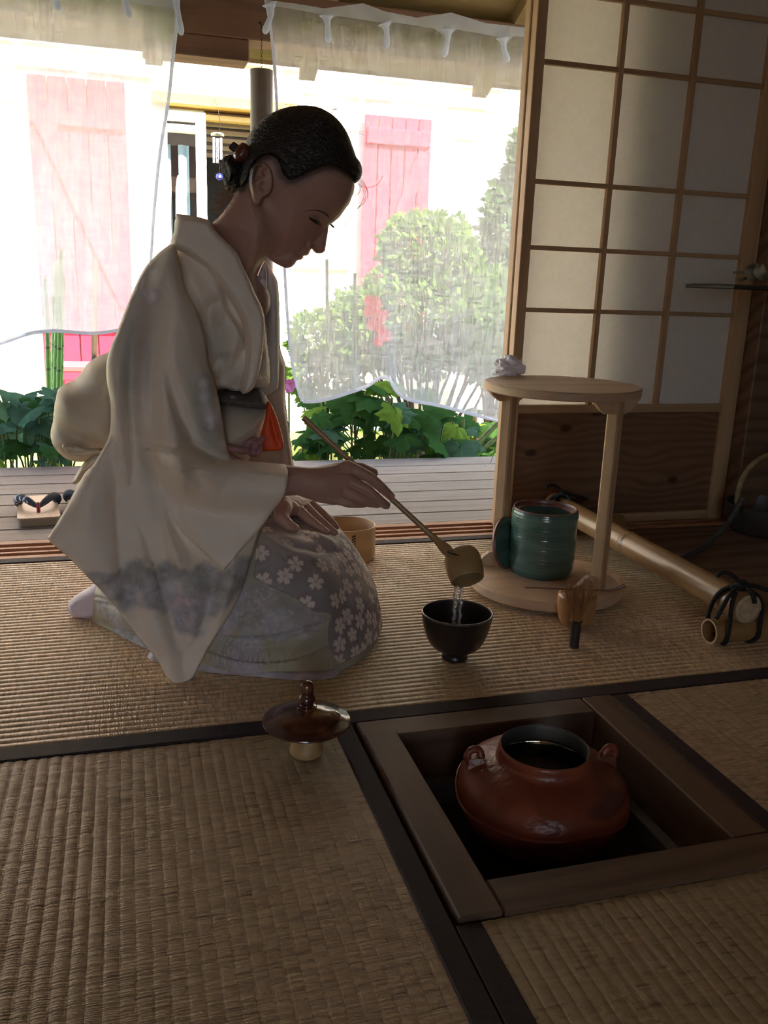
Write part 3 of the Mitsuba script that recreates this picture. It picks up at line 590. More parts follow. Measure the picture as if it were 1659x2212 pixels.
def hydrangea(p, centers, rad, base):   # clusters of small florets, dyed on silk
    c = base.copy(); fl, fr_ = florets(p, 3)
    for i, (x, z, r, tint) in enumerate(centers):
        w = nz(p, 42, 3, i); dx, dz = p[:, 0] - x, p[:, 2] - z
        rr = np.hypot(dx, dz) / r + .9 * (w - .5)
        rr = rr + .5 * (nz(p, 110, 3, i + 70) - .5); m = sst(1.22, .55, rr) * .92; tint = np.asarray(tint) * (1.15 + .35 * sst(.9, .2, rr))[:, None]
        c = c * (1 - m[:, None]) + m[:, None] * lerp3(tint * (.45 + .35 * fr_[:, None] + .6 * nz(p, 75, 2, i)[:, None]), tint * .5 + V(.34, .31, .32), np.clip(fl * 1.1, 0, 1) * sst(.38, .62, nz(p, 38, 3, i + 9)))
    return c
# ---------------- right sleeve, nearest the camera
SLV = Plane(1.300, 0, .2, .105)
so = [(372, 528), (318, 572), (285, 635), (257, 705), (233, 768), (230, 820), (239, 880), (234, 945), (203, 1000), (170, 1045), (138, 1105), (104, 1160), (109, 1172), (150, 1206), (190, 1247), (248, 1308), (300, 1378), (340, 1426), (362, 1466), (380, 1476), (408, 1470), (424, 1452), (450, 1400), (485, 1345), (520, 1280), (545, 1195), (566, 1128), (596, 1083), (606, 1060), (616, 1006), (550, 999), (503, 992), (490, 960), (475, 874), (463, 820), (450, 787), (443, 729), (427, 675), (400, 622), (388, 570)]
sf = [([(330, 560), (300, 690), (287, 850), (300, 1000), (333, 1150), (372, 1290), (395, 1440)], .016, -.034),
      ([(352, 640), (330, 760), (322, 900), (335, 1030), (380, 1140), (440, 1215)], .014, -.026),
      ([(310, 700), (305, 850), (318, 980), (350, 1120), (385, 1260)], .017, .020),
      ([(362, 880), (375, 960), (385, 1030), (400, 1080)], .014, .012),
      ([(352, 765), (372, 840), (392, 900), (425, 960), (470, 990)], .009, -.014),
      ([(330, 960), (350, 955), (400, 957), (440, 975), (490, 1002)], .010, .016, 'r'),
      ([(328, 985), (345, 1040), (400, 1085), (470, 1105), (540, 1090)], .017, -.012),
      ([(400, 985), (425, 1015), (440, 1040)], .008, -.008),
      ([(240, 905), (255, 1010), (268, 1120), (275, 1230), (300, 1350)], .016, -.020),
      ([(262, 780), (258, 880), (262, 980), (272, 1080)], .014, .012),
      ([(200, 1020), (190, 1100), (205, 1190)], .020, .008),
      ([(460, 1240), (450, 1320), (425, 1400), (400, 1450)], .014, -.012),
      ([(505, 1180), (490, 1260), (465, 1330)], .012, .010),
      ([(440, 790), (452, 860), (468, 930)], .010, .008)]
ax_, az_ = SLV.xz([(392, 620), (372, 960)])
def slv_front(q, d):
    e, _, t = line_dist(q, SLV.xz([(385, 600), (350, 780), (372, 960)]))
    f, _, t2 = line_dist(q, SLV.xz([(372, 975), (480, 1030), (600, 1035)]))
    return .016 + .040 * np.exp(-(e / .055) ** 2) + .030 * np.exp(-(f / .035) ** 2)
m = pillow(so, SLV, .0028, slv_front, lambda q, d: .020 + .045 * sst(.40, .54, q[:, 1]), .028, sf, corners={11, 29}, relief=lambda q, d: .004 * (nz(np.c_[q, q[:, 0] * 0], 11, 2, 4) - .5))
bx, bz = np.array([SLV.hit(x, y)[[0, 2]] for x, y in [(215, 1248), (255, 1265), (300, 1240), (330, 1262), (372, 1245), (300, 1290), (350, 1290), (402, 1300), (415, 1255), (450, 1240), (470, 1285), (440, 1315), (405, 1335), (380, 1262), (500, 1250), (270, 1290), (520, 1225)]]).T
tints = [V(.26, .25, .235), V(.35, .33, .32), V(.24, .235, .215), V(.36, .34, .335), V(.25, .24, .22), V(.38, .34, .35), V(.28, .27, .26), V(.43, .33, .345), V(.27, .265, .25), V(.25, .24, .22), V(.29, .28, .27), V(.37, .34, .345), V(.33, .31, .315), V(.40, .38, .37), V(.26, .25, .24), V(.31, .29, .29), V(.26, .25, .23)]
def sleeve_dye(v, q):
    c = np.tile(CREAM, (len(v), 1)) * (.97 + .06 * nz(v, 30, 2))[:, None]
    for pts, w, t, k in (([(345, 575), (305, 690), (285, 800), (280, 870)], .026, GREEN, .75), ([(352, 560), (322, 640), (305, 740), (312, 820)], .012, LILAC, .55), ([(450, 760), (448, 850), (455, 920), (470, 975)], .026, GREEN, .75), ([(300, 930), (315, 1020), (340, 1110)], .012, GREEN, .45)):
        d, s, tt = line_dist(v[:, [0, 2]], SLV.xz(pts)); e = k * np.exp(-(d / w) ** 2) * (.55 + .9 * nz(v, 24, 3, 2)) * np.sin(np.pi * np.clip(tt, .06, .94)) ** .5
        c = lerp3(c, t, np.clip(e, 0, 1))
    gx, gz = SLV.xz([(440, 850), (455, 900), (325, 640), (437, 820)]).T
    c = hydrangea(v, [(gx[0], gz[0], .016, V(.33, .32, .29)), (gx[1], gz[1], .018, V(.42, .37, .37)), (gx[2], gz[2], .014, V(.40, .36, .36)), (gx[3], gz[3], .013, V(.35, .33, .30))], 0, c)
    z0 = SLV.xz([(300, 1275)])[0, 1]
    band = np.exp(-((v[:, 2] - z0) / .030) ** 2) * sst(.30, .62, nz(v, 17, 3, 6))
    c = lerp3(c, V(.43, .40, .28), np.clip(band, 0, 1) * .8)
    return hydrangea(v, [(a, b, .021 + .010 * ((i * 7) % 5) / 5, tints[i]) for i, (a, b) in enumerate(zip(bx, bz))], 0, c)
P_ = 'person'
note(P_, 'woman in a cream kimono kneeling on the mat and pouring from a ladle', 'person')
put(P_ + '__right_sleeve', m, 'silk', True, color=cols(m, sleeve_dye), label='long hanging cream sleeve with a grey flower band')
fx0, fx1 = SLV.hit(345, 1080)[0], SLV.hit(450, 1100)[0]
m = pillow([(340, 990), (420, 975), (503, 990), (550, 997), (618, 1003), (609, 1056), (586, 1098), (563, 1134), (520, 1182), (479, 1229), (450, 1203), (422, 1177), (385, 1140), (352, 1085)], SLV, .0032,
           lambda q, d: slv_front(q, d) - .006 + .020 * sst(fx0, fx1, q[:, 0]), .004, .009, sf, corners={4, 9}, relief=lambda q, d: .004 * (nz(np.c_[q, q[:, 0] * 0], 11, 2, 4) - .5))
put(P_ + '__right_sleeve__front_fold', m, 'silk', True, color=cols(m, lambda v, q: np.tile(CREAM, (len(v), 1)) * (.97 + .06 * nz(v, 30, 2))[:, None]))
# ---------------- far sleeve
FSL = Plane(1.585, 0, .2, .03)
m = pillow([(585, 590), (600, 680), (606, 755), (618, 795), (616, 850), (622, 910), (634, 1000), (646, 1085), (640, 1120), (560, 1110), (510, 1050), (500, 900), (520, 750), (545, 640)], FSL, .006, .05, .045, .045,
           [([(590, 880), (600, 960), (612, 1060)], .012, -.01), ([(560, 980), (580, 1040), (590, 1100)], .012, .01)])
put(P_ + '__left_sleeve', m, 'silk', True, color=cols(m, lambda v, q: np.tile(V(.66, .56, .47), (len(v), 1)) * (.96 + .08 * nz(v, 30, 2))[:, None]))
# ---------------- bodice, collars, obi
TOR = Plane(1.475, -.06, .15, 0)
to = [(382, 470), (372, 520), (318, 575), (285, 640), (258, 720), (240, 800), (236, 850), (300, 880), (400, 872), (474, 839), (500, 844), (520, 843), (540, 840), (560, 836), (577, 834), (583, 800), (578, 750), (574, 706), (568, 671), (549, 632), (529, 585), (508, 543), (478, 514), (456, 490), (440, 475)]
tf = [([(395, 585), (440, 660), (462, 740), (470, 800)], .012, -.016, '', -.09), ([(455, 600), (480, 640), (500, 690), (525, 730), (530, 790)], .010, .012, 'r', -.1),
      ([(447, 700), (455, 660), (478, 640)], .008, -.010, '', -.1), ([(450, 725), (460, 680), (480, 655), (487, 700), (485, 760)], .010, -.012, '', -.1),
      ([(462, 815), (470, 785), (480, 780), (484, 800), (470, 826)], .007, -.012, '', -.1), ([(475, 838), (500, 810), (522, 770), (532, 720)], .009, -.012, '', -.1),
      ([(500, 848), (530, 830), (560, 800), (575, 740)], .009, -.010, '', -.1), ([(540, 852), (560, 846), (595, 832)], .008, -.012, '', -.1), ([(470, 842), (500, 850), (540, 852)], .008, .010, '', -.1)]
m = pillow(to, TOR, .005, .118, .12, lambda q, d: np.interp(q[:, 1], [.44, .50, .58, .66], [.075, .120, .110, .080]), tf, relief=lambda q, d: .004 * (nz(np.c_[q, q[:, 0] * 0], 14, 2, 8) - .5))
def bodice_dye(v, q):
    c = np.tile(CREAM, (len(v), 1)) * (.97 + .06 * nz(v, 30, 2))[:, None]
    a = TOR.xz([(455, 740)], -.1)[0]; e = np.exp(-(np.hypot(v[:, 0] - a[0], (v[:, 2] - a[1]) * .6) / .03) ** 2) * .55
    return lerp3(c, GREEN, e)
put(P_ + '__bodice', m, 'silk', True, color=cols(m, bodice_dye))
plain = lambda c, k=.06: (lambda v, q: np.tile(c, (len(v), 1)) * (1 - k / 2 + k * nz(v, 30, 2))[:, None])
COL = Plane(1.372, -.05, .15, 0)
m = pillow([(381, 462), (420, 467), (457, 477), (462, 492), (484, 516), (511, 543), (531, 585), (552, 632), (569, 671), (574, 706), (571, 742), (562, 800), (545, 842), (520, 846), (530, 780), (528, 715), (505, 662), (474, 620), (440, 578), (400, 548), (369, 531), (376, 498)], COL, .0045, .018, .075, .012, [([(400, 520), (450, 560), (500, 620), (540, 700)], .022, .004)], corners={0, 2})
put(P_ + '__collar', m, 'silk', True, color=cols(m, plain(CREAM * .97)))
CO2 = Plane(1.510, -.05, .15, 0)
m = pillow([(573, 562), (587, 585), (600, 612), (604, 690), (604, 770), (601, 838), (588, 850), (560, 858), (540, 840), (545, 760), (556, 700), (564, 670), (558, 620), (558, 590)], CO2, .005, .030, .05, .020, [([(575, 850), (590, 845), (603, 838)], .008, -.008), ([(585, 620), (590, 720), (586, 820)], .010, .005)])
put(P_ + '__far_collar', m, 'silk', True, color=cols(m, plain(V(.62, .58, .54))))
CO3 = Plane(1.462, -.05, .15, 0)
m = pillow([(573, 566), (577, 600), (577, 650), (573, 690), (566, 676), (560, 640), (556, 615), (560, 590)], CO3, .003, .006, .02, .008)
put(P_ + '__under_collar', m, 'silk', True, color=cols(m, lambda v, q: lerp3(V(.50, .38, .40), V(.70, .62, .62), sst(.45, .6, nz(v, 150, 2)))), label='patterned lilac under-collar')
OBI = Plane(1.462, -.06, .15, 0)
m = pillow([(300, 862), (400, 862), (475, 866), (530, 871), (579, 879), (571, 910), (560, 942), (545, 975), (533, 1000), (515, 1060), (400, 1080), (290, 1060)], OBI, .005, .100, .11, .10, [([(480, 940), (520, 960), (560, 920)], .02, -.003, '', -.1)], corners={4})
put(P_ + '__obi', m, 'silk', True, color=cols(m, plain(V(.60, .51, .385), .12)), label='wide cream sash')
OB2 = Plane(1.458, -.06, .15, 0)
m = pillow([(300, 830), (400, 836), (474, 842), (500, 844), (530, 844), (555, 840), (574, 852), (580, 872), (577, 881), (540, 880), (475, 872), (300, 872)], OB2, .003, .104, .11, .07)
def speck(v, q): return lerp3(V(.115, .105, .09), V(.46, .36, .34), sst(.66, .76, nz(v, 130, 2, 3)))
put(P_ + '__obi_scarf', m, 'silk', True, color=cols(m, speck), label='dark flecked scarf at the top of the sash')
q_ = [OBI.hit(x, y, -.112 + o) for x, y, o in [(440, 966, .0), (494, 968, -.002), (520, 972, 0), (540, 974, .012), (556, 972, .05)]]
mat('pink_cord', lambda p, n, uv: mix((.40, .20, .20), (.27, .12, .125), noise(p.x * 300, p.y * 300, p.z * 300)), .7)
put(P_ + '__sash_cord', tube(spline(q_, 30), .0062, 10), 'pink_cord', True, label='pink braided cord')
kc = OBI.hit(548, 965, -.098)
put(P_ + '__sash_cord__knot', join([tube(spline([kc + V(.010 * math.cos(u) , .004 * math.sin(2 * u), .011 * math.sin(u)) for u in np.linspace(0, 6.4, 14)], 40), .0052, 10), tube([kc + V(-.002, -.006, -.002), kc + V(.008, -.008, .008), kc + V(.014, -.002, .016)], [.006, .006, .004], 10), tube([kc + V(0, -.004, -.010), kc + V(.002, -.005, .010)], .0055, 10)]), 'pink_cord', True)
mat('orange_silk', lambda p, n, uv: mi.Color3f(.66, .075, .012) * (.85 + .3 * noise(p.x * 30, p.y * 30, p.z * 30)), .5, sheen=.4)
FUK = Plane(1.405, -.10, .25, 0)
m = pillow([(577, 866), (585, 871), (600, 905), (613, 953), (613, 968), (607, 972), (552, 977), (562, 940), (572, 905)], FUK, .003, .007, .01, .008, [([(581, 880), (590, 920), (602, 962)], .004, -.006)], corners={0, 6})
put(P_ + '__orange_cloth', m, 'orange_silk', True, label='folded orange silk cloth tucked in the sash')
# ---------------- drum bow at the back
TAI = Plane(1.51, 0, .0, 0)
m = pillow([(250, 762), (228, 763), (194, 781), (164, 818), (130, 836), (119, 862), (112, 915), (108, 936), (117, 958), (133, 976), (152, 987), (186, 990), (215, 975), (260, 985), (285, 900), (280, 800)], TAI, .005, .125, .13, .055,
           [([(112, 930), (150, 945), (190, 958), (225, 978)], .013, -.020, '', -.11), ([(150, 905), (185, 885), (230, 860)], .02, -.008, '', -.11), ([(130, 960), (160, 972), (205, 970)], .008, -.014, '', -.11), ([(122, 950), (150, 962), (190, 976)], .007, .010, '', -.11)])
put(P_ + '__obi_bow', m, 'silk', True, color=cols(m, plain(V(.62, .53, .40), .1)), label='puffed drum bow at the back')
TA2 = Plane(1.395, 0, .0, 0)
m = pillow([(134, 962), (150, 958), (185, 968), (222, 968), (200, 982), (160, 984), (140, 976)], TA2, .003, .010, .02, .008, [([(140, 968), (165, 973), (205, 973)], .004, -.008)])
put(P_ + '__obi_bow__fold', m, 'silk', True, color=cols(m, plain(V(.60, .51, .39))))
m = pillow([(196, 982), (226, 968), (232, 1000), (205, 1005), (186, 1018), (172, 1040), (160, 1046), (157, 1040), (172, 1012)], Plane(1.46), .004, .02, .02, .008)
put(P_ + '__obi_tail', m, 'silk', True, color=cols(m, plain(V(.58, .50, .39))))
m = pillow([(183, 1016), (230, 1000), (300, 1020), (330, 1150), (300, 1260), (200, 1240), (166, 1130), (160, 1085), (168, 1045)], Plane(1.50), .006, .08, .10, .05)
put(P_ + '__kimono_back', m, 'silk', True, color=cols(m, plain(CREAM * .95)))
# ------------------------------------------------------------------ skirt over the folded legs: rises from its outline on the mat
gp = np.array([(-.085, 1.60), (-.035, 1.505), (.02, 1.425), (.085, 1.345), (.16, 1.298), (.24, 1.276), (.30, 1.272), (.350, 1.305), (.398, 1.365), (.430, 1.44), (.440, 1.525), (.41, 1.61), (.31, 1.68), (.15, 1.73), (.02, 1.72), (-.07, 1.67)])
def heap(outline, h, H, R, power=1., relief=None, corners=()):
    b = closed_curve(np.asarray(outline, float), set(corners), h * .8); poly = sg.Polygon(b)
    x0, y0, x1, y1 = poly.bounds
    gx, gy = np.meshgrid(np.arange(x0, x1, h), np.arange(y0, y1, h * .866), indexing='ij'); gx = gx + (np.arange(gx.shape[1]) % 2) * h * .5
    g = np.stack([gx.ravel(), gy.ravel()], 1); g = g[shapely.contains_xy(poly, g[:, 0], g[:, 1])]
    tree = cKDTree(closed_curve(np.asarray(outline, float), set(corners), h * .2)); d = tree.query(g)[0]
    keep = d > .5 * h; g, d = g[keep], d[keep]
    # pull the interior points towards the rim, where the side is steep
    q = np.vstack([b, g]); nb = len(b); tri = Delaunay(q).simplices
    c = q[tri].mean(1); tri = tri[shapely.contains_xy(poly, c[:, 0], c[:, 1])]
    a = q[tri]; ar = (a[:, 1, 0] - a[:, 0, 0]) * (a[:, 2, 1] - a[:, 0, 1]) - (a[:, 1, 1] - a[:, 0, 1]) * (a[:, 2, 0] - a[:, 0, 0])
    tri = np.where((ar < 0)[:, None], tri[:, ::-1], tri)
    d = np.r_[np.zeros(nb), d]
    s = np.clip(d / R, 0, 1)
    z = H(q, d) * (1 - (1 - s) ** 2.6) ** power
    m = trimesh.Trimesh(np.c_[q, z], tri, process=False)
    return m
fd = V(.94, -.34)             # the way she faces
def lapH(q, d):
    u = (q - V(.10, 1.52)) @ fd
    return np.interp(u, [-.2, -.08, .05, .16, .24, .30, .36], [.10, .20, .225, .208, .180, .150, .12])
lap = heap(gp, .0030, lapH, .115, .62)
lap.fix_normals()
MISS = []
def cast(pts, m, lift=0.):    # where lines of sight through photograph points meet the skirt
    R_ = np.array([ray(*p) for p in pts]); loc, ri, _ = m.ray.intersects_location(np.tile(CAM, (len(pts), 1)), R_, multiple_hits=False)
    out = np.full((len(pts), 3), np.nan); out[ri] = loc; ok = ~np.isnan(out[:, 0])
    for i in np.where(~ok)[0]:    # a line that misses by a little: the nearest place on the skirt
        r = R_[i] / np.linalg.norm(R_[i]); w = m.vertices - CAM; dd = np.linalg.norm(w - np.outer(w @ r, r), axis=1)
        out[i] = m.vertices[np.argmin(dd + .02 * (w @ r))]; MISS.append((tuple(pts[i]), round(float(dd.min()), 4)))
    return out
lap = trimesh.Trimesh(*trimesh.remesh.subdivide_to_size(lap.vertices, lap.faces, .0042), process=True)
lap.merge_vertices()
def folds3(m, folds):         # the same folds, along lines lying on the skirt
    v, n = np.array(m.vertices), np.array(m.vertex_normals); out = np.zeros(len(v))
    for f in folds:
        pts, w, dp = f[:3]; kind = f[3] if len(f) > 3 else ''
        l = spline(pts, 120); d, i = cKDTree(l).query(v); t = i / 119.
        tp = np.clip(np.sin(np.pi * np.clip(t, .04, .96)), 0, 1) ** .6
        if kind == '': out += dp * tp * np.exp(-(d / w) ** 2)
        else:
            g = np.gradient(l, axis=0)[i]; sd = np.einsum('ij,ij->i', np.cross(n, g / np.linalg.norm(g, axis=1)[:, None]), v - l[i]) * (1 if kind == 'l' else -1)
            out += dp * tp * np.where(sd > 0, np.exp(-(sd / (3 * w)) ** 2), np.exp(-(sd / (.3 * w)) ** 2) - .5 * np.exp(-((sd + .55 * w) / (.55 * w)) ** 2))
    m.vertices = v + n * out[:, None]
    return m
base_lap = lap.copy()
lf = [(cast([(440, 1365), (520, 1374), (600, 1368), (690, 1345)], base_lap), .006, .006, 'l'), (cast([(455, 1408), (520, 1425), (600, 1428), (690, 1405)], base_lap), .006, .007, 'l'),
      (cast([(500, 1395), (560, 1398), (640, 1388)], base_lap), .006, -.005), (cast([(600, 1375), (650, 1362), (700, 1352)], base_lap), .005, -.005),
      (cast([(620, 1410), (660, 1395), (705, 1385)], base_lap), .005, -.005), (cast([(215, 1345), (260, 1365), (330, 1390)], base_lap), .01, -.008), (cast([(230, 1310), (280, 1340), (340, 1365)], base_lap), .012, .006)]
hc = cast([(470, 1300), (505, 1330), (540, 1300), (575, 1330), (610, 1310), (640, 1345), (675, 1330), (500, 1275), (540, 1345), (600, 1350), (655, 1325), (470, 1350), (500, 1400), (540, 1390), (490, 1435), (530, 1438), (225, 1310), (250, 1340), (290, 1370), (330, 1390), (265, 1375), (310, 1400), (570, 1290)], base_lap)
def lap_dye(v, q):
    c = lerp3(V(.46, .41, .28), V(.34, .32, .24), sst(.35, .7, nz(v, 9, 3, 3)))
    fl2_, fr2 = florets(v, 4)
    for i, h in enumerate(hc):
        w = nz(v, 42, 3, i); rr = np.linalg.norm(v - h, axis=1) / (.024 + .008 * ((i * 5) % 4) / 4) + .9 * (w - .5)
        rr = rr + .5 * (nz(v, 110, 3, i + 70) - .5); mk = sst(1.2, .55, rr) * .9; f = sst(.45, .72, nz(v, 190, 2, i + 40)) * sst(.3, .6, nz(v, 60, 2, i + 9))
        tn = [V(.27, .26, .22), V(.36, .34, .35), V(.30, .27, .25), V(.40, .35, .38)][i % 4]
        c = c * (1 - mk[:, None]) + mk[:, None] * lerp3(tn * (.60 + .4 * fr2[:, None] + .6 * nz(v, 75, 2, i)[:, None]), tn * .5 + V(.40, .37, .38), np.clip(fl2_ * 1.1, 0, 1) * sst(.38, .62, nz(v, 38, 3, i + 9)))
    return c
PUT_SKIRT = lambda: put(P_ + '__skirt', lap, 'silk', True, color=cols(lap, lap_dye), label='skirt with flower clusters')
# overlapping front panel with white cherry blossoms
lap_poly = sg.Polygon(closed_curve(gp, set(), .003)); lap_tree = cKDTree(closed_curve(gp, set(), .0007))
def lap_z(q):
    d = lap_tree.query(q)[0]; s = np.clip(d / .115, 0, 1); return lapH(q, d) * np.maximum(1e-6, 1 - (1 - s) ** 2.6) ** .62
edge = cast([(590, 1118), (566, 1150), (553, 1195), (549, 1246), (600, 1274), (650, 1300), (697, 1323), (714, 1332), (708, 1360), (708, 1388), (716, 1412), (731, 1444)], base_lap)[:, :2]
pf_ = sg.Polygon(np.vstack([spline(edge[3:], 60), [(.37, 1.24), (.47, 1.40), (.48, 1.56), (.38, 1.72), (.20, 1.76), (.06, 1.70)], edge[:3]])).intersection(lap_poly.buffer(-.0012))
pf0 = pf_
pf_ = max(getattr(pf_, 'geoms', [pf_]), key=lambda g: g.area).segmentize(.0035)
b = np.array(pf_.exterior.coords)[:-1]
x0, y0, x1, y1 = pf_.bounds; h = .0034
gx, gy = np.meshgrid(np.arange(x0, x1, h), np.arange(y0, y1, h), indexing='ij'); g = np.stack([gx.ravel(), gy.ravel()], 1)
g = g[shapely.contains_xy(pf_, g[:, 0], g[:, 1])]; g = g[cKDTree(b).query(g)[0] > .5 * h]
q = np.vstack([b, g]); tri = Delaunay(q).simplices; c = q[tri].mean(1); tri = tri[shapely.contains_xy(pf_, c[:, 0], c[:, 1])]
fm = trimesh.Trimesh(np.c_[q, lap_z(q)], tri, process=False); fm.fix_normals()
if fm.face_normals[:, 2].sum() < 0: fm.invert()
fm = trimesh.Trimesh(*trimesh.remesh.subdivide_to_size(fm.vertices, fm.faces, .0030), process=True)
under = shapely.contains_xy(pf_.buffer(-.002), lap.vertices[:, 0], lap.vertices[:, 1])
lap = folds3(lap, lf); lap.vertices = lap.vertices - np.array(lap.vertex_normals) * (.010 * under)[:, None]; lap.vertices[:, 2] = np.maximum(lap.vertices[:, 2], 0); PUT_SKIRT()
fm = folds3(fm, [(cast([(600, 1165), (650, 1185), (690, 1192), (725, 1180)], base_lap), .014, -.008), (cast([(640, 1155), (690, 1168), (740, 1195)], base_lap), .014, .006), (cast([(735, 1200), (745, 1260), (738, 1330), (740, 1400)], base_lap), .02, -.006), (cast([(790, 1220), (800, 1270), (790, 1330)], base_lap), .015, .004)])
nrm = np.array(fm.vertex_normals); v = np.array(fm.vertices)
uniq, cnt = np.unique(np.sort(fm.edges_sorted, axis=1), axis=0, return_counts=True); rim = uniq[cnt == 1]
be = fm.edges[np.isin(fm.edges_sorted[:, 0] * 10**7 + fm.edges_sorted[:, 1], rim[:, 0] * 10**7 + rim[:, 1])]
nv = len(v); vo, vi = v + nrm * .0060, v + nrm * .0008
vo[:, 2] = np.maximum(vo[:, 2], .004); vi[:, 2] = np.maximum(vi[:, 2], .0015)
ff = np.vstack([fm.faces, fm.faces[:, ::-1] + nv, np.c_[be[:, 1], be[:, 0], be[:, 0] + nv], np.c_[be[:, 1], be[:, 0] + nv, be[:, 1] + nv]])
panel = trimesh.Trimesh(np.vstack([vo, vi]), ff, process=False)
# blossoms: five notched petals each, printed on the cloth
rs = np.random.RandomState(12); cand = rs.permutation(nv); fc, fl_ = [], []
for i in cand:
    if len(fc) > 150: break
    if not fc or np.min(np.linalg.norm(v[np.array(fc)] - v[i], axis=1)) > rs.uniform(.022, .034): fc.append(i)
tone = lambda p: lerp3(V(.255, .225, .213), V(.37, .345, .325), sst(.35, .65, nz(p, 14, 3, 5)))
pc = tone(vo)
mist = cast([(610, 1135), (660, 1150), (700, 1165), (640, 1175)], base_lap)
for h_ in mist: pc = lerp3(pc, V(.44, .40, .40), .55 * np.exp(-(np.linalg.norm(v - h_, axis=1) / .035) ** 2) * (.5 + nz(v, 40, 2)))
hid = np.min(np.linalg.norm(v[np.array(fc)][:, None] - mist[None], axis=2), axis=1) < .02
for k_, i in enumerate(fc):
    n = nrm[i]; a = np.cross(n, V(.3, .2, 1)); a /= np.linalg.norm(a); b2 = np.cross(n, a)
    d = v - v[i]; near = np.where(np.linalg.norm(d, axis=1) < .026)[0]
    r0 = rs.uniform(.0135, .0175); rot = rs.uniform(0, 6.28)
    x, y = d[near] @ a, d[near] @ b2; r = np.hypot(x, y) / r0; th = (np.arctan2(y, x) + rot) % (2 * np.pi / 5) - np.pi / 5
    lim = np.cos(th * 2.35) ** .55 * (1 - .22 * np.exp(-(th / .10) ** 2))
    gap = sst(.62, .50, np.abs(th)) * .6 + .4
    inside = sst(1.02, .92, r / np.maximum(lim, .05)) * np.where(r < .18, .6, 1) * np.where(np.abs(th) > .585, sst(.12, .0, r), 1)
    kk = .95 if not hid[k_] else .3
    pc[near] = lerp3(pc[near], V(.70, .61, .54), inside * kk)
    halo = sst(1.35, 1.0, r) * (1 - inside) * .35; pc[near] = lerp3(pc[near], V(.27, .17, .18), halo)
put(P_ + '__front_panel', panel, 'silk', True, color=np.vstack([pc, tone(vi)]), label='grey front panel printed with white cherry blossoms')
# hem lying on the mat, lining showing
hp = [onz(*p)[:2] for p in [(318, 1419), (330, 1428), (400, 1444), (450, 1452), (540, 1461), (640, 1469), (700, 1468), (726, 1461), (735, 1446), (716, 1425), (640, 1436), (540, 1436), (450, 1422), (400, 1415), (340, 1405)]]
hm = heap(hp, .004, lambda q, d: .009, .010, .5, corners={0, 8}); hm.fix_normals()
put(P_ + '__hem', hm, 'silk', True, color=cols(hm, lambda v, q: lerp3(V(.52, .47, .49), V(.40, .35, .37), sst(.4, .65, nz(v, 40, 2)))), label='pale lilac lining of the hem')
m = pillow([(215, 1262), (180, 1280), (152, 1298), (146, 1314), (156, 1329), (185, 1334), (215, 1338), (240, 1300)], Plane(1.615), .004, .03, .05, .03, [([(155, 1310), (180, 1300), (205, 1290)], .006, -.005), ([(160, 1322), (190, 1318), (212, 1310)], .005, .004)])
put(P_ + '__under_robe', m, 'silk', True, color=cols(m, plain(V(.60, .53, .60), .12)), label='pale lilac under-robe showing at the heel')
# ------------------------------------------------------------------ the body: head, neck, arms and hands in one surface
HEAD = Plane(1.46)
face = [(765, 400), (764, 416), (760, 426), (755, 439), (747, 450), (740, 460), (734, 468), (724, 477), (715, 484), (711, 486.5), (709, 493), (707.5, 507), (705, 521), (703, 535), (701, 542.5), (695.5, 546.5), (688, 547.3), (680.5, 545.3), (676, 541), (673, 537.3), (669.5, 543.5), (666.8, 549), (662, 552.3), (656, 552.6), (655, 556), (651.5, 560.5), (645.5, 561.6), (641, 563.5), (637, 570), (629.5, 576.5), (618.5, 579), (608, 575.5), (596, 569.5), (584, 562), (575, 555), (566, 535), (556, 505), (546, 465), (530, 430), (508, 405), (503, 375), (518, 335), (545, 292), (580, 260), (620, 247), (660, 253), (700, 278), (735, 318), (756, 362)]
mass = [(765, 400), (763, 418), (755, 439), (741, 460), (728, 474), (711, 488), (698, 498), (685, 512), (672, 527), (661, 541), (650, 551), (638, 560), (624, 568), (608, 569), (594, 563), (580, 553), (570, 535), (556, 505), (546, 465), (530, 430), (508, 405), (503, 375), (518, 335), (545, 292), (580, 260), (620, 247), (660, 253), (700, 278), (735, 318), (756, 362)]
nose = [(716, 478), (711, 486.5), (709, 493), (707.5, 507), (705, 521), (703, 535), (701, 542.5), (695.5, 546.5), (688, 547.3), (680.5, 545.3), (673, 537.3), (664, 535), (663, 522), (676, 505), (694, 486)]
lips = [(676, 536), (669.5, 543.5), (666.8, 549), (662, 552.3), (656, 552.6), (655, 556), (651.5, 560.5), (645.5, 561.6), (641, 563.5), (637, 570), (629.5, 576.5), (618.5, 579), (608, 575.5), (596, 569.5), (584, 562), (600, 545), (630, 520), (660, 515)]
def field(outline, R, plane=HEAD, p=2.):
    b = closed_curve(plane.xz(outline), set(), .0008); poly = sg.Polygon(b).buffer(0); tree = cKDTree(b)
    def f(q):
        s = np.clip(np.where(shapely.contains_xy(poly, q[:, 0], q[:, 1]), tree.query(q)[0], 0) / R, 0, 1); return np.sqrt(np.maximum(0, 1 - (1 - s) ** p))
    return f
fM, fN, fL = field(mass, .070), field(nose, .011), field(lips, .020)
chin = HEAD.xz([(618, 560)])[0]; nas, tip, ala = HEAD.xz([(705, 488), (692, 535), (672, 525)])
def smax(a, b, k): h = np.clip(.5 + .5 * (a - b) / k, 0, 1); return b + (a - b) * h + k * h * (1 - h)
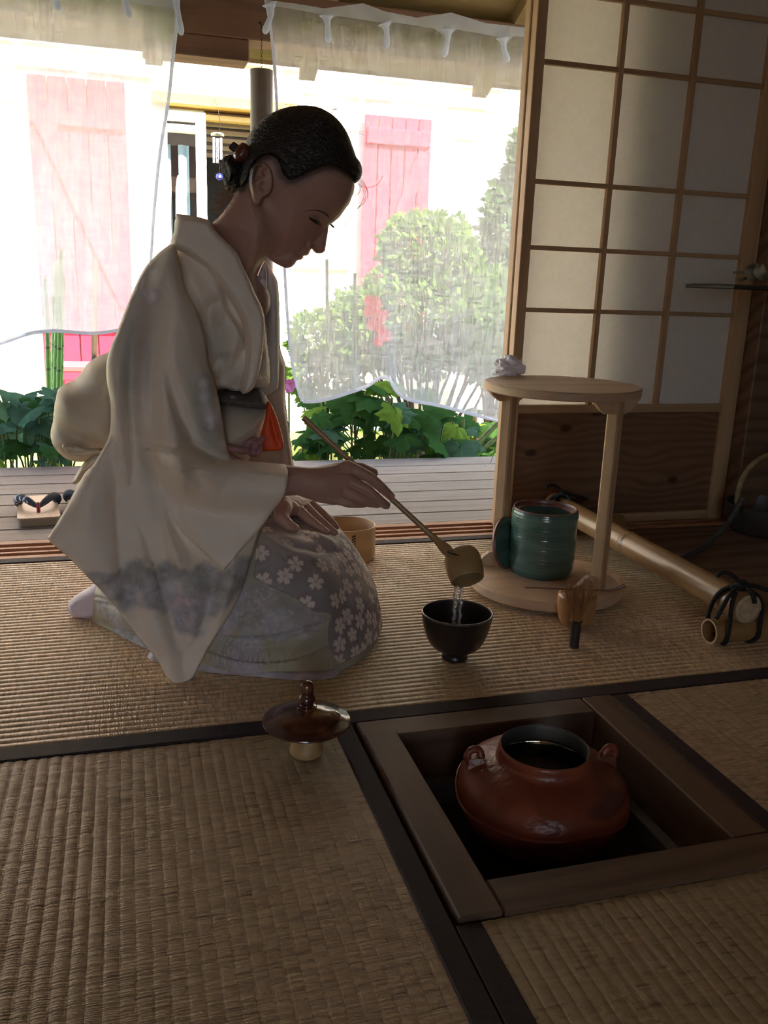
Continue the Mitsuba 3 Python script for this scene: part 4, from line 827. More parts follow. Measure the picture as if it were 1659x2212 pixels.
def head_w(q, d=None):
    dc = np.linalg.norm(q - chin, axis=1); Tm = np.interp(dc, [0, .03, .07, .11, .15], [.036, .046, .057, .066, .070])
    wm = Tm * fM(q)
    t = np.clip(((q - nas) @ (tip - nas)) / ((tip - nas) @ (tip - nas)), 0, 1); back = np.clip(np.linalg.norm(q - tip, axis=1) / .022, 0, 1)
    wn = np.interp(t, [0, .5, 1], [.0075, .0095, .0125]) * fN(q)
    wl = .024 * fL(q)
    return smax(smax(wm, wn, .006), wl, .006) - .0015
gauss = lambda q, px, py, r, off=-.055: np.exp(-(np.linalg.norm(q - HEAD.xz([(px, py)], off)[0], axis=1) / r) ** 2)
ff_ = [([(673, 520), (660, 533), (647, 549)], .0030, -.0022, '', -.03), ([(660, 551.5), (650, 549.5), (640, 546), (629, 542)], .0017, -.0030, '', -.02), ([(671, 515), (664, 522), (665, 532), (670, 537)], .0020, -.0022, '', -.022),
       ([(668, 470), (680, 475), (693, 483)], .0016, -.0022, '', -.045), ([(655, 463), (680, 460), (710, 470)], .0055, .0030, '', -.05), ([(664, 478), (678, 486), (692, 489)], .0030, -.0012, '', -.045), ([(655, 556), (645, 555), (636, 550)], .004, .0012, '', -.02),
       ([(565, 450), (570, 500), (580, 535)], .006, .002, '', -.06)]
def face_relief(q, d):
    return (-.0065 * gauss(q, 694, 477, .011, -.045) + .0048 * gauss(q, 681, 477, .0068, -.045) + .0035 * gauss(q, 645, 500, .022, -.055) - .003 * gauss(q, 625, 525, .018, -.05)
            + .0048 * gauss(q, 674, 528, .0055, -.02) + .0016 * gauss(q, 662, 547, .004, -.018) + .0014 * gauss(q, 650, 557, .004, -.018) - .003 * gauss(q, 690, 415, .02, -.06) * 0)
neck_o = [(470, 462), (459, 482), (470, 520), (495, 570), (500, 640), (500, 700), (545, 720), (566, 680), (560, 630), (555, 597), (561, 578), (580, 556), (606, 520), (590, 440), (520, 385)]
fK = field(neck_o, .058)
def hn_w(q, d): return smax(head_w(q), .057 * fK(q), .020) - .004
hd_o = face[:34] + [(575, 556), (562, 578), (555, 597), (560, 630), (566, 680), (545, 720), (500, 700), (500, 640), (495, 570), (470, 522), (458, 486), (472, 470), (490, 447), (505, 420)] + face[40:]
headm = pillow(hd_o, HEAD, .0021, hn_w, hn_w, .0045, ff_ + [([(552, 470), (556, 530), (548, 590)], .010, .004, '', -.05)], relief=face_relief, edge=.004)
EARP = Plane(1.402)
ear = pillow([(541, 366), (549, 356), (561, 350), (573, 352), (583, 363), (588, 378), (590, 392), (588, 408), (580, 420), (568, 428), (562, 439), (555, 444), (548.5, 438), (544, 424), (540.5, 408), (537.5, 390)], EARP, .0016, .0085, .022, .006,
             [([(586, 392), (586, 372), (573, 356), (556, 356), (544, 374), (543, 400), (549, 428)], .0034, .0042), ([(552, 380), (563, 378), (572, 384)], .003, .0022), ([(549, 400), (557, 390), (574, 388)], .0022, -.0022), ([(578, 366), (570, 376), (574, 384)], .003, -.0032)],
             relief=lambda q, d: -.0085 * np.exp(-(np.linalg.norm((q - EARP.xz([(569, 404)])[0]) / V(.9, 1.3), axis=1) / .0062) ** 2) + .003 * np.exp(-(np.linalg.norm(q - EARP.xz([(583, 402)])[0], axis=1) / .003) ** 2), edge=.003)
def sph(c, r, k=2): m = trimesh.creation.icosphere(k, r); return m.vertices + np.asarray(c)
def man(mesh): return m3.Manifold(m3.Mesh(np.asarray(mesh.vertices, np.float32), np.asarray(mesh.faces, np.uint32)))
def limb(js, k=2):            # joints (point, radius) joined by tapering bones
    out = m3.Manifold()
    for (a, ra), (b, rb) in zip(js[:-1], js[1:]): out = out + m3.Manifold.hull_points(np.vstack([sph(a, ra, k), sph(b, rb, k)]))
    return out
def soften(M, edge, it, lam=.5):
    M = M.refine_to_length(edge); me = M.to_mesh(); t = trimesh.Trimesh(me.vert_properties[:, :3], me.tri_verts, process=True)
    trimesh.smoothing.filter_taubin(t, lamb=lam, nu=lam + .02, iterations=it); return t
A_ = lambda px, py, Y: at(px, py, Y)
# right hand, back turned to the camera, fingers over the ladle
hr = [
    [(A_(655, 1040, 1.338), .0225), (A_(700, 1037, 1.336), .0215), (A_(733, 1022, 1.340), .0150), (A_(750, 1011, 1.340), .0125)],
    [(A_(655, 1040, 1.338), .0225), (A_(705, 1042, 1.333), .0215), (A_(745, 1037, 1.332), .0135)],
    [(A_(655, 1045, 1.338), .0200), (A_(700, 1054, 1.332), .0190), (A_(735, 1057, 1.330), .0130)],
    [(A_(655, 1050, 1.338), .0170), (A_(692, 1066, 1.333), .0150), (A_(722, 1075, 1.333), .0118)]]
fr_ = [
    [(A_(752, 1009, 1.341), .0112), (A_(798, 1031, 1.334), .0094), (A_(824, 1053, 1.336), .0085), (A_(843, 1071, 1.342), .0070)],
    [(A_(747, 1036, 1.332), .0112), (A_(792, 1058, 1.322), .0094), (A_(815, 1078, 1.324), .0086), (A_(833, 1091, 1.332), .0070)],
    [(A_(737, 1057, 1.329), .0108), (A_(774, 1074, 1.320), .0090), (A_(797, 1085, 1.324), .0082), (A_(815, 1089, 1.332), .0068)],
    [(A_(724, 1075, 1.333), .0098), (A_(752, 1086, 1.325), .0080), (A_(770, 1088, 1.330), .0072), (A_(786, 1089, 1.337), .0060)]]
th = [(A_(690, 1030, 1.350), .017), (A_(735, 1015, 1.372), .0135), (A_(778, 1012, 1.382), .0105), (A_(806, 1022, 1.380), .0085)]
hand_r = m3.Manifold()
for h_ in hr + fr_ + [th]: hand_r = hand_r + limb(h_)
web = m3.Manifold.hull_points(np.vstack([sph(A_(742, 1014, 1.342), .011), sph(A_(740, 1038, 1.336), .011), sph(A_(730, 1058, 1.335), .0105), sph(A_(716, 1073, 1.337), .0095), sph(A_(680, 1040, 1.342), .016)]))
wrist_r = limb([(A_(520, 1035, 1.345), .030), (A_(600, 1038, 1.342), .0255), (A_(648, 1038, 1.339), .0225), (A_(690, 1042, 1.337), .0215)])
hand_r = soften(hand_r + web + wrist_r, .003, 9)
# left hand flat on the thigh
def lz(px, py, up):           # a joint resting "up" above the skirt where the photograph shows it
    c = cast([(px, py)], base_lap)[0]; return c + V(0, -.35, .94) * up
lh = []
L_ = lambda px, py, up, r: (lz(px, py, up), r)
wl_ = lz(606, 1122, .028)
fl2 = [[L_(640, 1122, .022, .0112), L_(668, 1140, .016, .0092), L_(688, 1150, .011, .0082), L_(703, 1157, .008, .0068)],
       [L_(654, 1116, .024, .0112), L_(684, 1136, .016, .0094), L_(705, 1149, .011, .0084), L_(721, 1158, .008, .0070)]]
k0 = lz(654, 1116, .024)
fl2 += [[(k0 + V(.012, .020, .001), .0106), (lz(690, 1132, .016) + V(.008, .020, 0), .0090), (lz(708, 1144, .012) + V(.008, .020, 0), .0082), (lz(722, 1153, .009) + V(.006, .019, 0), .0068)],
        [(k0 + V(.008, .040, -.003), .0096), (lz(682, 1128, .014) + V(.012, .040, -.002), .0078), (lz(696, 1138, .011) + V(.010, .040, -.002), .0070), (lz(706, 1144, .009) + V(.008, .040, -.002), .0060)]]
thl = [(wl_ + V(.0, -.012, .0), .0165), (lz(606, 1138, .018), .0125), (lz(622, 1147, .012), .0105), (lz(634, 1151, .009), .0090)]
hand_l = m3.Manifold()
for f_ in fl2 + [thl]: hand_l = hand_l + limb(f_)
for f_ in fl2: hand_l = hand_l + limb([(wl_ + V(-.006, .010, .002), .0185), (.5 * (wl_ + f_[0][0]), .0155), f_[0]])
el = V(.10, 1.60, .33)
hand_l = soften(hand_l + limb([(wl_, .0205), (.72 * wl_ + .28 * el, .0235), (.3 * wl_ + .7 * el, .030)]), .003, 9)
# trunk, arms and folded legs under the cloth
NB, CH, PE = at(520, 640, 1.475), at(430, 780, 1.485), V(.09, 1.53, .17)
trunk = limb([(NB, .042), (CH, .055), (at(400, 950, 1.50), .060), (PE, .08)], 2)
trunk = trunk + limb([(at(500, 660, 1.475), .05), (at(425, 690, 1.44), .034), (at(378, 955, 1.355), .031), (at(520, 1035, 1.345), .028)])
trunk = trunk + limb([(at(520, 650, 1.48), .05), (at(530, 660, 1.565), .034), (el, .031), (.3 * wl_ + .7 * el, .0295)])
trunk = trunk + limb([(PE, .085), (V(.29, 1.39, .070), .052), (V(.05, 1.52, .055), .040)]) + limb([(PE + V(0, .06, 0), .08), (V(.33, 1.52, .070), .050), (V(.06, 1.60, .055), .040)])
trunk = soften(trunk, .012, 6)
body = m3.Manifold(); names = {}
for nm, t in (('trunk', trunk), ('head', headm), ('ear', ear), ('hand_r', hand_r), ('hand_l', hand_l)):
    M = man(t if nm not in ('head', 'ear') else trimesh.Trimesh(t.vertices, t.faces, process=True))
    names[nm] = (str(M.status()), M.num_tri()); body = body + M
me = body.to_mesh(); bodym = trimesh.Trimesh(me.vert_properties[:, :3], me.tri_verts, process=True)
hair_o = [(779, 368), (774, 351), (766, 340), (759, 320), (747, 290), (729, 263), (707, 244), (683, 232.5), (653, 228), (623, 231), (596, 240), (570, 255), (549, 275), (534, 301), (527, 330), (520, 350), (511, 372), (508, 395), (516, 412), (528, 398), (534, 380), (540, 366), (550, 353), (562, 348), (575, 350), (585, 360), (590, 375), (598, 391), (612, 399), (632, 393), (658, 381), (688, 370), (716, 372), (744, 383), (762, 396), (771, 394), (778, 384)]
def skin_dye(v, q):
    c = np.tile(V(.43, .245, .185), (len(v), 1)) * (.90 + .18 * nz(v, 55, 3, 2))[:, None]
    w = lambda p, r: np.exp(-(np.linalg.norm(v - p, axis=1) / r) ** 2)
    fp = lambda x, y, o: HEAD.hit(x, y, o)
    def line(pts, off, r, col, k):
        nonlocal c
        d = cKDTree(spline([fp(x, y, off) for x, y in pts], 40)).query(v[:, [0, 1, 2]])[0]; c = lerp3(c, col, k * np.exp(-(d / r) ** 2))
    for (x, y, o, r, k) in ((650, 500, -.058, .028, .35), (695, 535, -.012, .015, .45), (676, 526, -.02, .010, .35)): c = lerp3(c, V(.50, .22, .17), k * w(fp(x, y, o), r))
    for pts, o in (([(661, 551), (652, 550), (642, 547)], -.016), ([(655, 556), (648, 556), (640, 552)], -.016)): line(pts, o, .0035, V(.42, .17, .15), .6)
    hl = cKDTree(np.array([HEAD.hit(x, y, -.064)[[0, 2]] for x, y in [(541, 366), (550, 350), (562, 345), (577, 347), (588, 360), (594, 384), (612, 398), (632, 392), (658, 380), (688, 369), (716, 371), (744, 382), (764, 395)]]) if 0 else closed_curve(HEAD.xz(hair_o), set(), .001)).query(v[:, [0, 2]])[0]
    up = v[:, 2] > HEAD.hit(600, 440)[2]
    c = lerp3(c, V(.06, .04, .032), np.where(up, .85 * np.exp(-(hl / .0055) ** 2) + .35 * np.exp(-(hl / .016) ** 2) * nz(v * V(1, 1, 1), 160, 2), 0).clip(0, .9))
    for f_ in fr_ + fl2:
        for p_, r_ in f_[:2]: c = lerp3(c, V(.50, .25, .19), .4 * w(p_, r_ * 1.1))
    return c
mat('skin', 'v', .48, .45, bump=lambda p, n, uv: fbm(p.x * 420, p.y * 420, p.z * 420), bump_s=.0006, eps=.0006)
put(P_ + '__body', bodym, 'skin', 45 and True, color=cols(bodym, skin_dye), label='face in profile, neck, forearms and hands')
# nails
mat('nail', (.48, .28, .22), .3, .5)
def nail(tip, prev, out, key):
    t, p = np.asarray(tip[0]), np.asarray(prev[0]); d = (t - p) / np.linalg.norm(t - p); r = tip[1]
    o = out - d * (out @ d); o /= np.linalg.norm(o); s = np.cross(d, o)
    u, w = np.meshgrid(np.linspace(-.9, .75, 7), np.linspace(-.85, .85, 9), indexing='ij'); w = w * (1 - .18 * np.abs(u) ** 3)
    P = t + d * (u * r)[..., None] + s * (np.sin(w) * r * .95)[..., None] + o * ((np.cos(w) * np.where(u > 0, np.sqrt(np.maximum(.1, 1 - (u * .85) ** 2)), 1)) * r * 1.02 + .0003)[..., None]
    put(key, sheet(P), 'nail', True)
co = -AX[2]
nail(fr_[0][3], fr_[0][2], V(.2, -1, .55), P_ + '__body__nail'); nail(fr_[1][3], fr_[1][2], V(.2, -1, .3), P_ + '__body__nail_001')
nail(thl[3], thl[2], V(0, -.5, .9), P_ + '__body__nail_002'); nail(fl2[0][3], fl2[0][2], V(.1, -.4, .9), P_ + '__body__nail_003'); nail(fl2[1][3], fl2[1][2], V(.1, -.4, .9), P_ + '__body__nail_004')
# eye: lid edge with lashes, brow
mat('hair', lambda p, n, uv: mix((.008, .008, .009), (.026, .022, .020), noise(p.x * 60 + p.z * 500, p.y * 60, p.z * 90 - p.x * 400)), .42, .5, bump=lambda p, n, uv: noise(p.x * 160 - p.z * 90, p.y * 700, p.z * 700 + p.x * 420), bump_s=.003)
mat('hair_fine', (.28, .18, .12), .5)
mat('brow', (.10, .065, .048), .6)
mat('lash', (.018, .014, .013), .6)
def on_head(px, py, lift=.0004):
    w = head_w(HEAD.xz([(px, py)]))[0]
    for _ in range(5):
        P = HEAD.hit(px, py, -w); w = head_w(P[None, [0, 2]])[0] + face_relief(P[None, [0, 2]], None)[0]
    return HEAD.hit(px, py, -w - lift)
lash = [on_head(x, y) for x, y in [(667, 470), (672, 473.5), (678, 477), (685, 480.5), (692, 484)]]
ls = [tube(spline(lash, 24), np.interp(np.linspace(0, 1, 24), [0, .3, .75, 1], [.0006, .0024, .0026, .0008]), 6)]
rs = np.random.RandomState(3)
for t in np.linspace(.15, .9, 12):
    p = spline(lash, 40)[int(t * 39)]; ls.append(tube([p, p + V(.0025, -.0022, -.0030), p + V(.0052, -.0036, -.0042)], [.0004, .0003, .0001], 4))
put(P_ + '__eyelashes', join(ls), 'lash', True, kind='stuff')
bl = [on_head(x, y, -.0006) for x, y in [(656, 459), (672, 454), (690, 456), (704, 463), (711, 470)]]
put(P_ + '__eyebrow', tube(spline(bl, 24), np.interp(np.linspace(0, 1, 24), [0, .5, .85, 1], [.0003, .0009, .0014, .0006]), 6), 'brow', True)
far = HEAD.hit(712, 484, .016)
put(P_ + '__far_eyelashes', join([tube([far + V(.001 * i, .001 * i, 0), far + V(.004 + .0008 * i, 0, -.0035), far + V(.0062 + .0006 * i, 0, -.0058)], [.0007, .0005, .0001], 4) for i in range(5)]), 'lash', True, kind='stuff')
# hair: smooth cap drawn back into a low bun
comb = sg.Polygon(closed_curve(HEAD.xz(hair_o), set(), .001)).buffer(0).union(sg.Polygon(HEAD.xz(mass)).buffer(.006)).buffer(0)
comb = max(getattr(comb, 'geoms', [comb]), key=lambda g: g.area); cb = np.array(comb.exterior.segmentize(.0008).coords)
ctree = cKDTree(cb)
def hair_w(q, d):
    s = np.clip(ctree.query(q)[0] / .082, 0, 1); return np.maximum(.0785 * np.sqrt(np.maximum(0, 1 - (1 - s) ** 2)), head_w(q) + .0008 + .003 * np.clip(d / .012, 0, 1))
pole = HEAD.xz([(525, 345)])[0]
def strands(q, d):
    r = q - pole; a = np.arctan2(r[:, 1], r[:, 0]); return .0012 * (nz(np.c_[a * 22, np.linalg.norm(r, axis=1) * 8, a * 0], 1., 3, 5) - .5) * 2
hm_ = pillow(hair_o, HEAD, .0026, hair_w, hair_w, .0042, relief=strands, edge=.003)
put(P_ + '__hair', hm_, 'hair', True, label='dark hair drawn back into a low bun')
bn = trimesh.creation.icosphere(5); v = bn.vertices
v = v * (1 + .30 * (nz(v, 2.2, 2, 8) - .5) + .07 * np.sin(9 * nz(v, 1.6, 2, 4) + 5 * v[:, 0]))[:, None]
bn.vertices = HEAD.hit(506, 374, 0.0) + v * V(.0195, .034, .0290)
mat('hair_bun', (.012, .011, .011), .7, .2)
put(P_ + '__hair__bun', bn, 'hair_bun', True)
mat('clip_brown', (.11, .030, .020), .25, .6)
cl = pillow([(517, 312), (524, 308), (534, 312), (546, 330), (540, 350), (520, 352), (508, 348), (504, 336), (509, 322)], Plane(1.43), .002, .012, .06, .012)
put(P_ + '__hair_clip', cl, 'clip_brown', True, label='red-brown hair clip')
bw = [hull(np.vstack([sph(HEAD.hit(x, y, -.02), .003, 1) for x, y in pts])) for pts in ([(498, 319), (505, 311), (512, 316), (507, 325)], [(507, 325), (513, 320), (517, 327)])]
put(P_ + '__hair_clip__bow', join(bw), 'lash', 40, label='small dark bow')
st = []
def wisp(px, off, r): st.append(tube(spline([HEAD.hit(x, y, off) for x, y in px], 14), r, 4, cap=False))
rs = np.random.RandomState(7)
for i in range(90):
    x0, y0 = rs.uniform(500, 512), rs.uniform(385, 415); L = rs.uniform(.4, 1.)
    wisp([(x0, y0), (x0 - 14 * L + rs.normal(0, 5), y0 + 18 * L), (x0 - 32 * L + rs.normal(0, 9), y0 + 40 * L + rs.normal(0, 6)), (x0 - 44 * L + rs.normal(0, 10), y0 + 62 * L + rs.normal(0, 8))], rs.uniform(-.03, .03), .00030)
for i in range(34):
    x0, y0 = rs.uniform(488, 500), rs.uniform(335, 405); a = rs.uniform(-1.2, 1.2)
    wisp([(x0 + 6, y0), (x0 - 8, y0 + 6 * a), (x0 - rs.uniform(10, 26), y0 + 20 * a), (x0 - rs.uniform(12, 34), y0 + 26 * a + rs.normal(0, 9))], rs.uniform(-.02, .02), .0002)
for i in range(40):
    k_ = rs.randint(4, 14); x0, y0 = hair_o[k_]; 
    wisp([(x0, y0 + 4), (x0 + rs.normal(4, 5), y0 - rs.uniform(1, 5)), (x0 + rs.normal(12, 8), y0 - rs.uniform(2, 9)), (x0 + rs.normal(22, 9), y0 - rs.uniform(-8, 9))], rs.uniform(-.03, .03), .00018)
for px in ([(722, 262), (716, 245), (722, 236), (732, 242), (728, 258)], [(735, 268), (746, 266), (752, 274), (745, 284), (738, 280)], [(772, 380), (784, 398), (792, 410), (794, 424), (784, 440), (772, 452)], [(771, 384), (782, 400), (790, 416), (786, 434)], [(770, 388), (780, 402), (787, 420), (780, 440), (773, 450)], [(772, 396), (790, 405), (812, 400), (826, 380)], [(768, 395), (778, 405), (776, 416), (765, 424)], [(762, 464), (752, 476), (746, 490)], [(774, 378), (786, 394), (793, 412)], [(773, 376), (780, 390), (790, 402), (795, 420)]):
    wisp(px, rs.uniform(-.02, .02), .00035)
put(P_ + '__stray_hair', join(st), 'hair_fine', True, kind='stuff', label='fine loose hairs')
# ------------------------------------------------------------------ ladle and falling water
mat('bamboo_ladle', lambda p, n, uv: mix((.38, .255, .115), (.27, .165, .065), fbm(p.x * 26, p.y * 26, p.z * 26)), .34, .5)
k = 'ladle'; note(k, 'bamboo ladle held in the right hand and tipped over the bowl', 'ladle')
ax = math.cos(.50) * (AX[1] * math.cos(.22) + AX[0] * math.sin(.22)) - math.sin(.50) * AX[2]; ax /= np.linalg.norm(ax)      # from the closed end to the mouth
cc = at(1002, 1221, 1.285)
e1 = np.cross(ax, V(0, 0, 1)); e1 /= np.linalg.norm(e1); e2 = np.cross(ax, e1); Rm = np.eye(4); Rm[:3, :3] = np.stack([e1, e2, ax], 1); Rm[:3, 3] = cc
cup = lathe([(0, -.030)] + [tuple(q) for q in smooth_prof([(.012, -.0298), (.022, -.0275), (.0285, -.019), (.0308, -.004), (.0302, .012), (.0278, .0265)], 40)] + [(.0268, .0275), (.0256, .0265)] + [tuple(q) for q in smooth_prof([(.0256, .0265), (.0275, .010), (.0270, -.014), (.018, -.0225), (.0, -.0235)], 20)], 64)
cup.apply_transform(Rm); put(k + '__cup', cup, 'bamboo_ladle', 35)
p0, p1, p2 = at(655, 902, 1.405), at(942, 1166, 1.310), at(973, 1196, 1.278)
stick = np.vstack([p0 + (p1 - p0) * t for t in np.linspace(0, 1, 20)] + [p1 + (p2 - p1) * t for t in (.25, .5, .75, 1.)])
put(k + '__handle', tube(stick, [.0050] * 4 + [.0047] * 14 + [.0052, .0062, .0075, .0092, .0100, .0085], 12, flat=.72), 'bamboo_ladle', 50)
put(k + '__notch', tube([at(966, 1192, 1.262), at(980, 1197, 1.258), at(992, 1200, 1.258)], [.0012, .0018, .0006], 6), 'lash', True)
wz = []
rs = random.Random(2)
for i, (x, w) in enumerate(((985, .0030), (997, .0024))):
    a = at(x, 1266 + 3 * i, 1.272); zs = np.linspace(a[2], .0225, 70)
    wz.append(xf(tube([V(a[0] + .0008 * math.sin(zz * 300 + i), a[1] + .0006 * math.cos(zz * 260), zz) for zz in zs], [w * (1 + .16 * math.sin(j * 1.3 + i) + .38 * (j / 70) * math.sin(j * .8 + 2 * i)) * (1.15 - .35 * j / 70) for j in range(70)], 12)))
    wz[-1].fix_normals()
mat('falling_water', (.95, .96, .97), .10, two=False, spec_trans=.72, eta=1.33)
del scene['falling_water']['specular']
put('water_stream', wz[0], 'falling_water', True, label='left thread of water falling from the ladle into the bowl', cat='water'); put('water_stream_001', wz[1], 'falling_water', True, label='right thread of water falling from the ladle into the bowl', cat='water')
# ------------------------------------------------------------------ gauze curtains under the eave
def gauze(o, k):
    def fn(p, n, uv):
        th = noise(p.x * 420, p.z * 30, 1.) * .5 + noise(p.x * 30, p.z * 420, 2.) * .5
        return dr.clip(o + .5 * (th - .5) + .07 * (fbm(p.x * 7, p.z * 2.2, 3.) - .5), .1, .97)
    return {'type': 'mask', 'opacity': proc(fn), 'bsdf': {'type': 'principledthin', 'base_color': {'type': 'rgb', 'value': [.76, .82, .94]}, 'roughness': .8, 'diff_trans': k, 'spec_trans': 0., 'eta': 1.3}}
scene['gauze'] = gauze(.45, 1.05); scene['gauze_thick'] = gauze(.64, 1.2); scene['gauze_double'] = gauze(.70, .8); scene['gauze_knot'] = gauze(.93, .7)
NY = 2.87
I_ = lambda pts: (np.array([p[0] for p in pts], float), np.array([p[1] for p in pts], float))
def curtain(xl, xr, top, bot, wave, nu=150, nv=120, y0=NY, sag=None):
    u, v = np.meshgrid(np.linspace(0, 1, nu), np.linspace(0, 1, nv), indexing='ij')
    a, b = I_(xl); L = np.interp(v, b / b[-1] if b[-1] > 1.5 else b, a); a, b = I_(xr); Rr = np.interp(v, b / b[-1] if b[-1] > 1.5 else b, a)
    px = L + (Rr - L) * u
    tx, ty = I_(top); bx_, by_ = I_(bot); py = np.interp(px, tx, ty) * (1 - v) + np.interp(px, bx_, by_) * v
    Y = y0 + wave(u, v)
    d = (np.stack([(px - 829.5) / FOC, (py - 1106) / FOC, px * 0 + 1], -1)) @ AX
    return sheet(CAM + d * (Y / d[..., 1])[..., None])
def wl(u, v): return v * (.020 * np.sin(9 * u + 1.2 + v) + .010 * np.sin(23 * u + 2 * v)) + .004 * np.sin(60 * u)
def wr(u, v): return v * (.022 * np.sin(11 * u + .4 + 1.2 * v) + .012 * np.sin(27 * u + 3 * v)) + .004 * np.sin(70 * u) + .035 * np.exp(-((u - .42) / .05) ** 2) * v ** 3 - .02 * np.exp(-((u - .34) / .03) ** 2) * v ** 4
ltop = [(-160, -75), (120, -45), (275, -25), (385, -5), (420, 0)]; lbot = [(-160, 770), (0, 742), (40, 728), (62, 721), (85, 717), (120, 715), (200, 720), (240, 716), (330, 708), (420, 700)]
lxr = [(386, 0), (379, .1), (372, .18), (366, .26), (350, .40), (335, .58), (325, .78), (320, 1)]
rtop = [(560, -2), (640, 8), (700, 18), (785, 7), (830, 24), (900, 38), (975, 27), (1050, 50), (1140, 60), (1240, 75)]
rbot = [(600, 862), (655, 868), (690, 867), (730, 857), (770, 844), (800, 831), (822, 815), (840, 818), (850, 835), (870, 857), (920, 872), (980, 885), (1020, 896), (1085, 911), (1240, 930)]
rxl = [(572, 0), (588, .12), (598, .27), (612, .6), (622, .8), (632, .92), (652, 1)]
k = 'gauze_curtain'; note(k, 'left white gauze curtain hanging from the eave beam', 'curtain')
put(k + '__cloth', curtain([(-150, 0), (-150, 1)], lxr, ltop, lbot, wl), 'gauze_thick', True)
def strip(pts, w, m, key, off=-.004):
    q = np.array([at(x, y, NY + off) for x, y in pts]); q = spline(q, 80); put(key, tube(q, w, 6, flat=.35), m, True)
strip([(385, -5), (379, 80), (372, 140), (366, 200), (350, 300), (335, 430), (325, 570), (320, 705)], .0055, 'gauze_knot', k + '__side_hem')
strip([(-60, 752), (0, 742), (40, 728), (62, 721), (85, 717), (120, 715), (200, 720), (240, 716), (320, 708)], .006, 'gauze_knot', k + '__bottom_hem')
put(k + '__band', curtain([(-150, 0), (-150, 1)], [(390, 0), (386, 1)], ltop, [(-160, -45), (120, -12), (275, 5), (330, 12), (375, 18), (420, 22)], lambda u, v: -.012 + .003 * np.sin(50 * u), 80, 12), 'gauze_double', True)
def knots(key, lst):
    for i, pts in enumerate(lst):
        q = spline(np.array([at(x, y, NY - .02) for x, y in pts]), 16)
        put(key + '__knot' + (f'_{i:03d}' if i else ''), tube(q, [.024, .017, .012, .010, .0095, .0088, .0085, .0082, .0085, .0088, .0092, .0098, .0105, .0108, .009, .005], 10, flat=.6), 'gauze_knot', True)
knots(k, [[(118, -22), (121, 0), (127, 22)], [(268, -12), (273, 12), (281, 37)], [(380, -15), (383, 20), (388, 50), (392, 76)]])
k = 'gauze_curtain_001'; note(k, 'right white gauze curtain with a gathered hem in front of the shrubs', 'curtain')
put(k + '__cloth', curtain(rxl, [(1200, 0), (1200, 1)], rtop, rbot, wr, 220, 140), 'gauze', True)
strip([(574, 0), (588, 90), (598, 230), (612, 520), (622, 700), (632, 790), (652, 866)], .0050, 'gauze_knot', k + '__side_hem')
strip([(655, 867), (690, 866), (730, 856), (770, 843), (800, 830), (822, 816), (840, 818), (850, 835), (870, 857), (920, 871), (980, 884), (1020, 895), (1085, 910), (1180, 920)], .0065, 'gauze_knot', k + '__bottom_hem')
put(k + '__band', curtain([(572, 0), (580, 1)], [(1200, 0), (1200, 1)], rtop, [(560, 22), (600, 14), (690, 30), (708, 48), (726, 34), (820, 48), (833, 62), (850, 48), (940, 62), (965, 82), (984, 63), (1072, 79), (1092, 96), (1110, 78), (1240, 88)], lambda u, v: -.014 + .004 * np.sin(40 * u), 220, 14), 'gauze_double', True)
knots(k, [[(582, 8), (584, 36), (577, 56), (572, 73)], [(706, 34), (708, 60), (709, 92)], [(831, 50), (836, 76), (834, 103)], [(968, 64), (966, 92), (958, 122)], [(1086, 82), (1090, 108), (1098, 134)]])
put('thread', tube(spline([at(1078, 905, 2.88), at(1074, 940, 2.90), at(1068, 975, 2.89), onz(1060, 998, .002), onz(1048, 1006, .001)], 30), .0011, 5), 'rope_grey', True, label='loose grey thread hanging from the curtain corner onto the deck', cat='thread')
# ------------------------------------------------------------------ hanging chimes
mat('tube_bamboo', lambda p, n, uv: mix((.17, .125, .085), (.11, .08, .055), fbm(p.x * 40, p.y * 40, p.z * 5)), .5)
mat('orange_paint', (.55, .14, .05), .5)
mat('steel', (.75, .75, .77), .25, metallic=1.)
k = 'hanging_tube'; note(k, 'long brown bamboo tube hanging by a chain behind the woman', 'wind chime')
c0 = at(565, 152, 2.90); zb, zo0, zo1 = at(580, 655, 2.90)[2], at(580, 602, 2.90)[2], at(580, 580, 2.90)[2]
tb = lambda z0, z1, r: xf(lathe([(r - .007, z0), (r, z0), (r, z1), (r - .007, z1), (r - .007, z0)], 40), (c0[0], c0[1], 0))
put(k + '__tube', tb(zb, c0[2], .0345), 'tube_bamboo', 40)
put(k + '__painted_band', tb(zo0, zo1, .0352), 'orange_paint', 40, label='orange painted band')
hk = at(563, 62, 2.945); ch = []
zc = np.linspace(c0[2], hk[2] - .01, 13)
for i in range(12):
    t = np.linspace(0, 2 * np.pi, 13); e = V(1, 0, 0) if i % 2 else V(0, 1, 0)
    ch.append(tube([V(c0[0], c0[1], (zc[i] + zc[i + 1]) / 2) + .0022 * np.cos(a) * e + V(0, 0, .0062 * np.sin(a)) for a in t], .0006, 5))
put(k + '__chain', join(ch), 'iron_dark', True)
put(k + '__hook', tube(spline([V(c0[0], 2.955, hk[2] + .015), V(c0[0], 2.925, hk[2] + .012), V(c0[0], 2.905, hk[2]), V(c0[0], 2.90, hk[2] - .010)], 16), .0018, 8), 'iron_dark', True)
k = 'wind_chime'; note(k, 'small silver wind chime with a blue glass bead before the house', 'wind chime')
wc = at(470, 291, 5.86)
put(k + '__disc', xf(lathe([(0, -.010), (.038, -.010), (.042, -.004), (.042, .004), (.036, .010), (0, .012)], 40), wc), 'steel', 40)
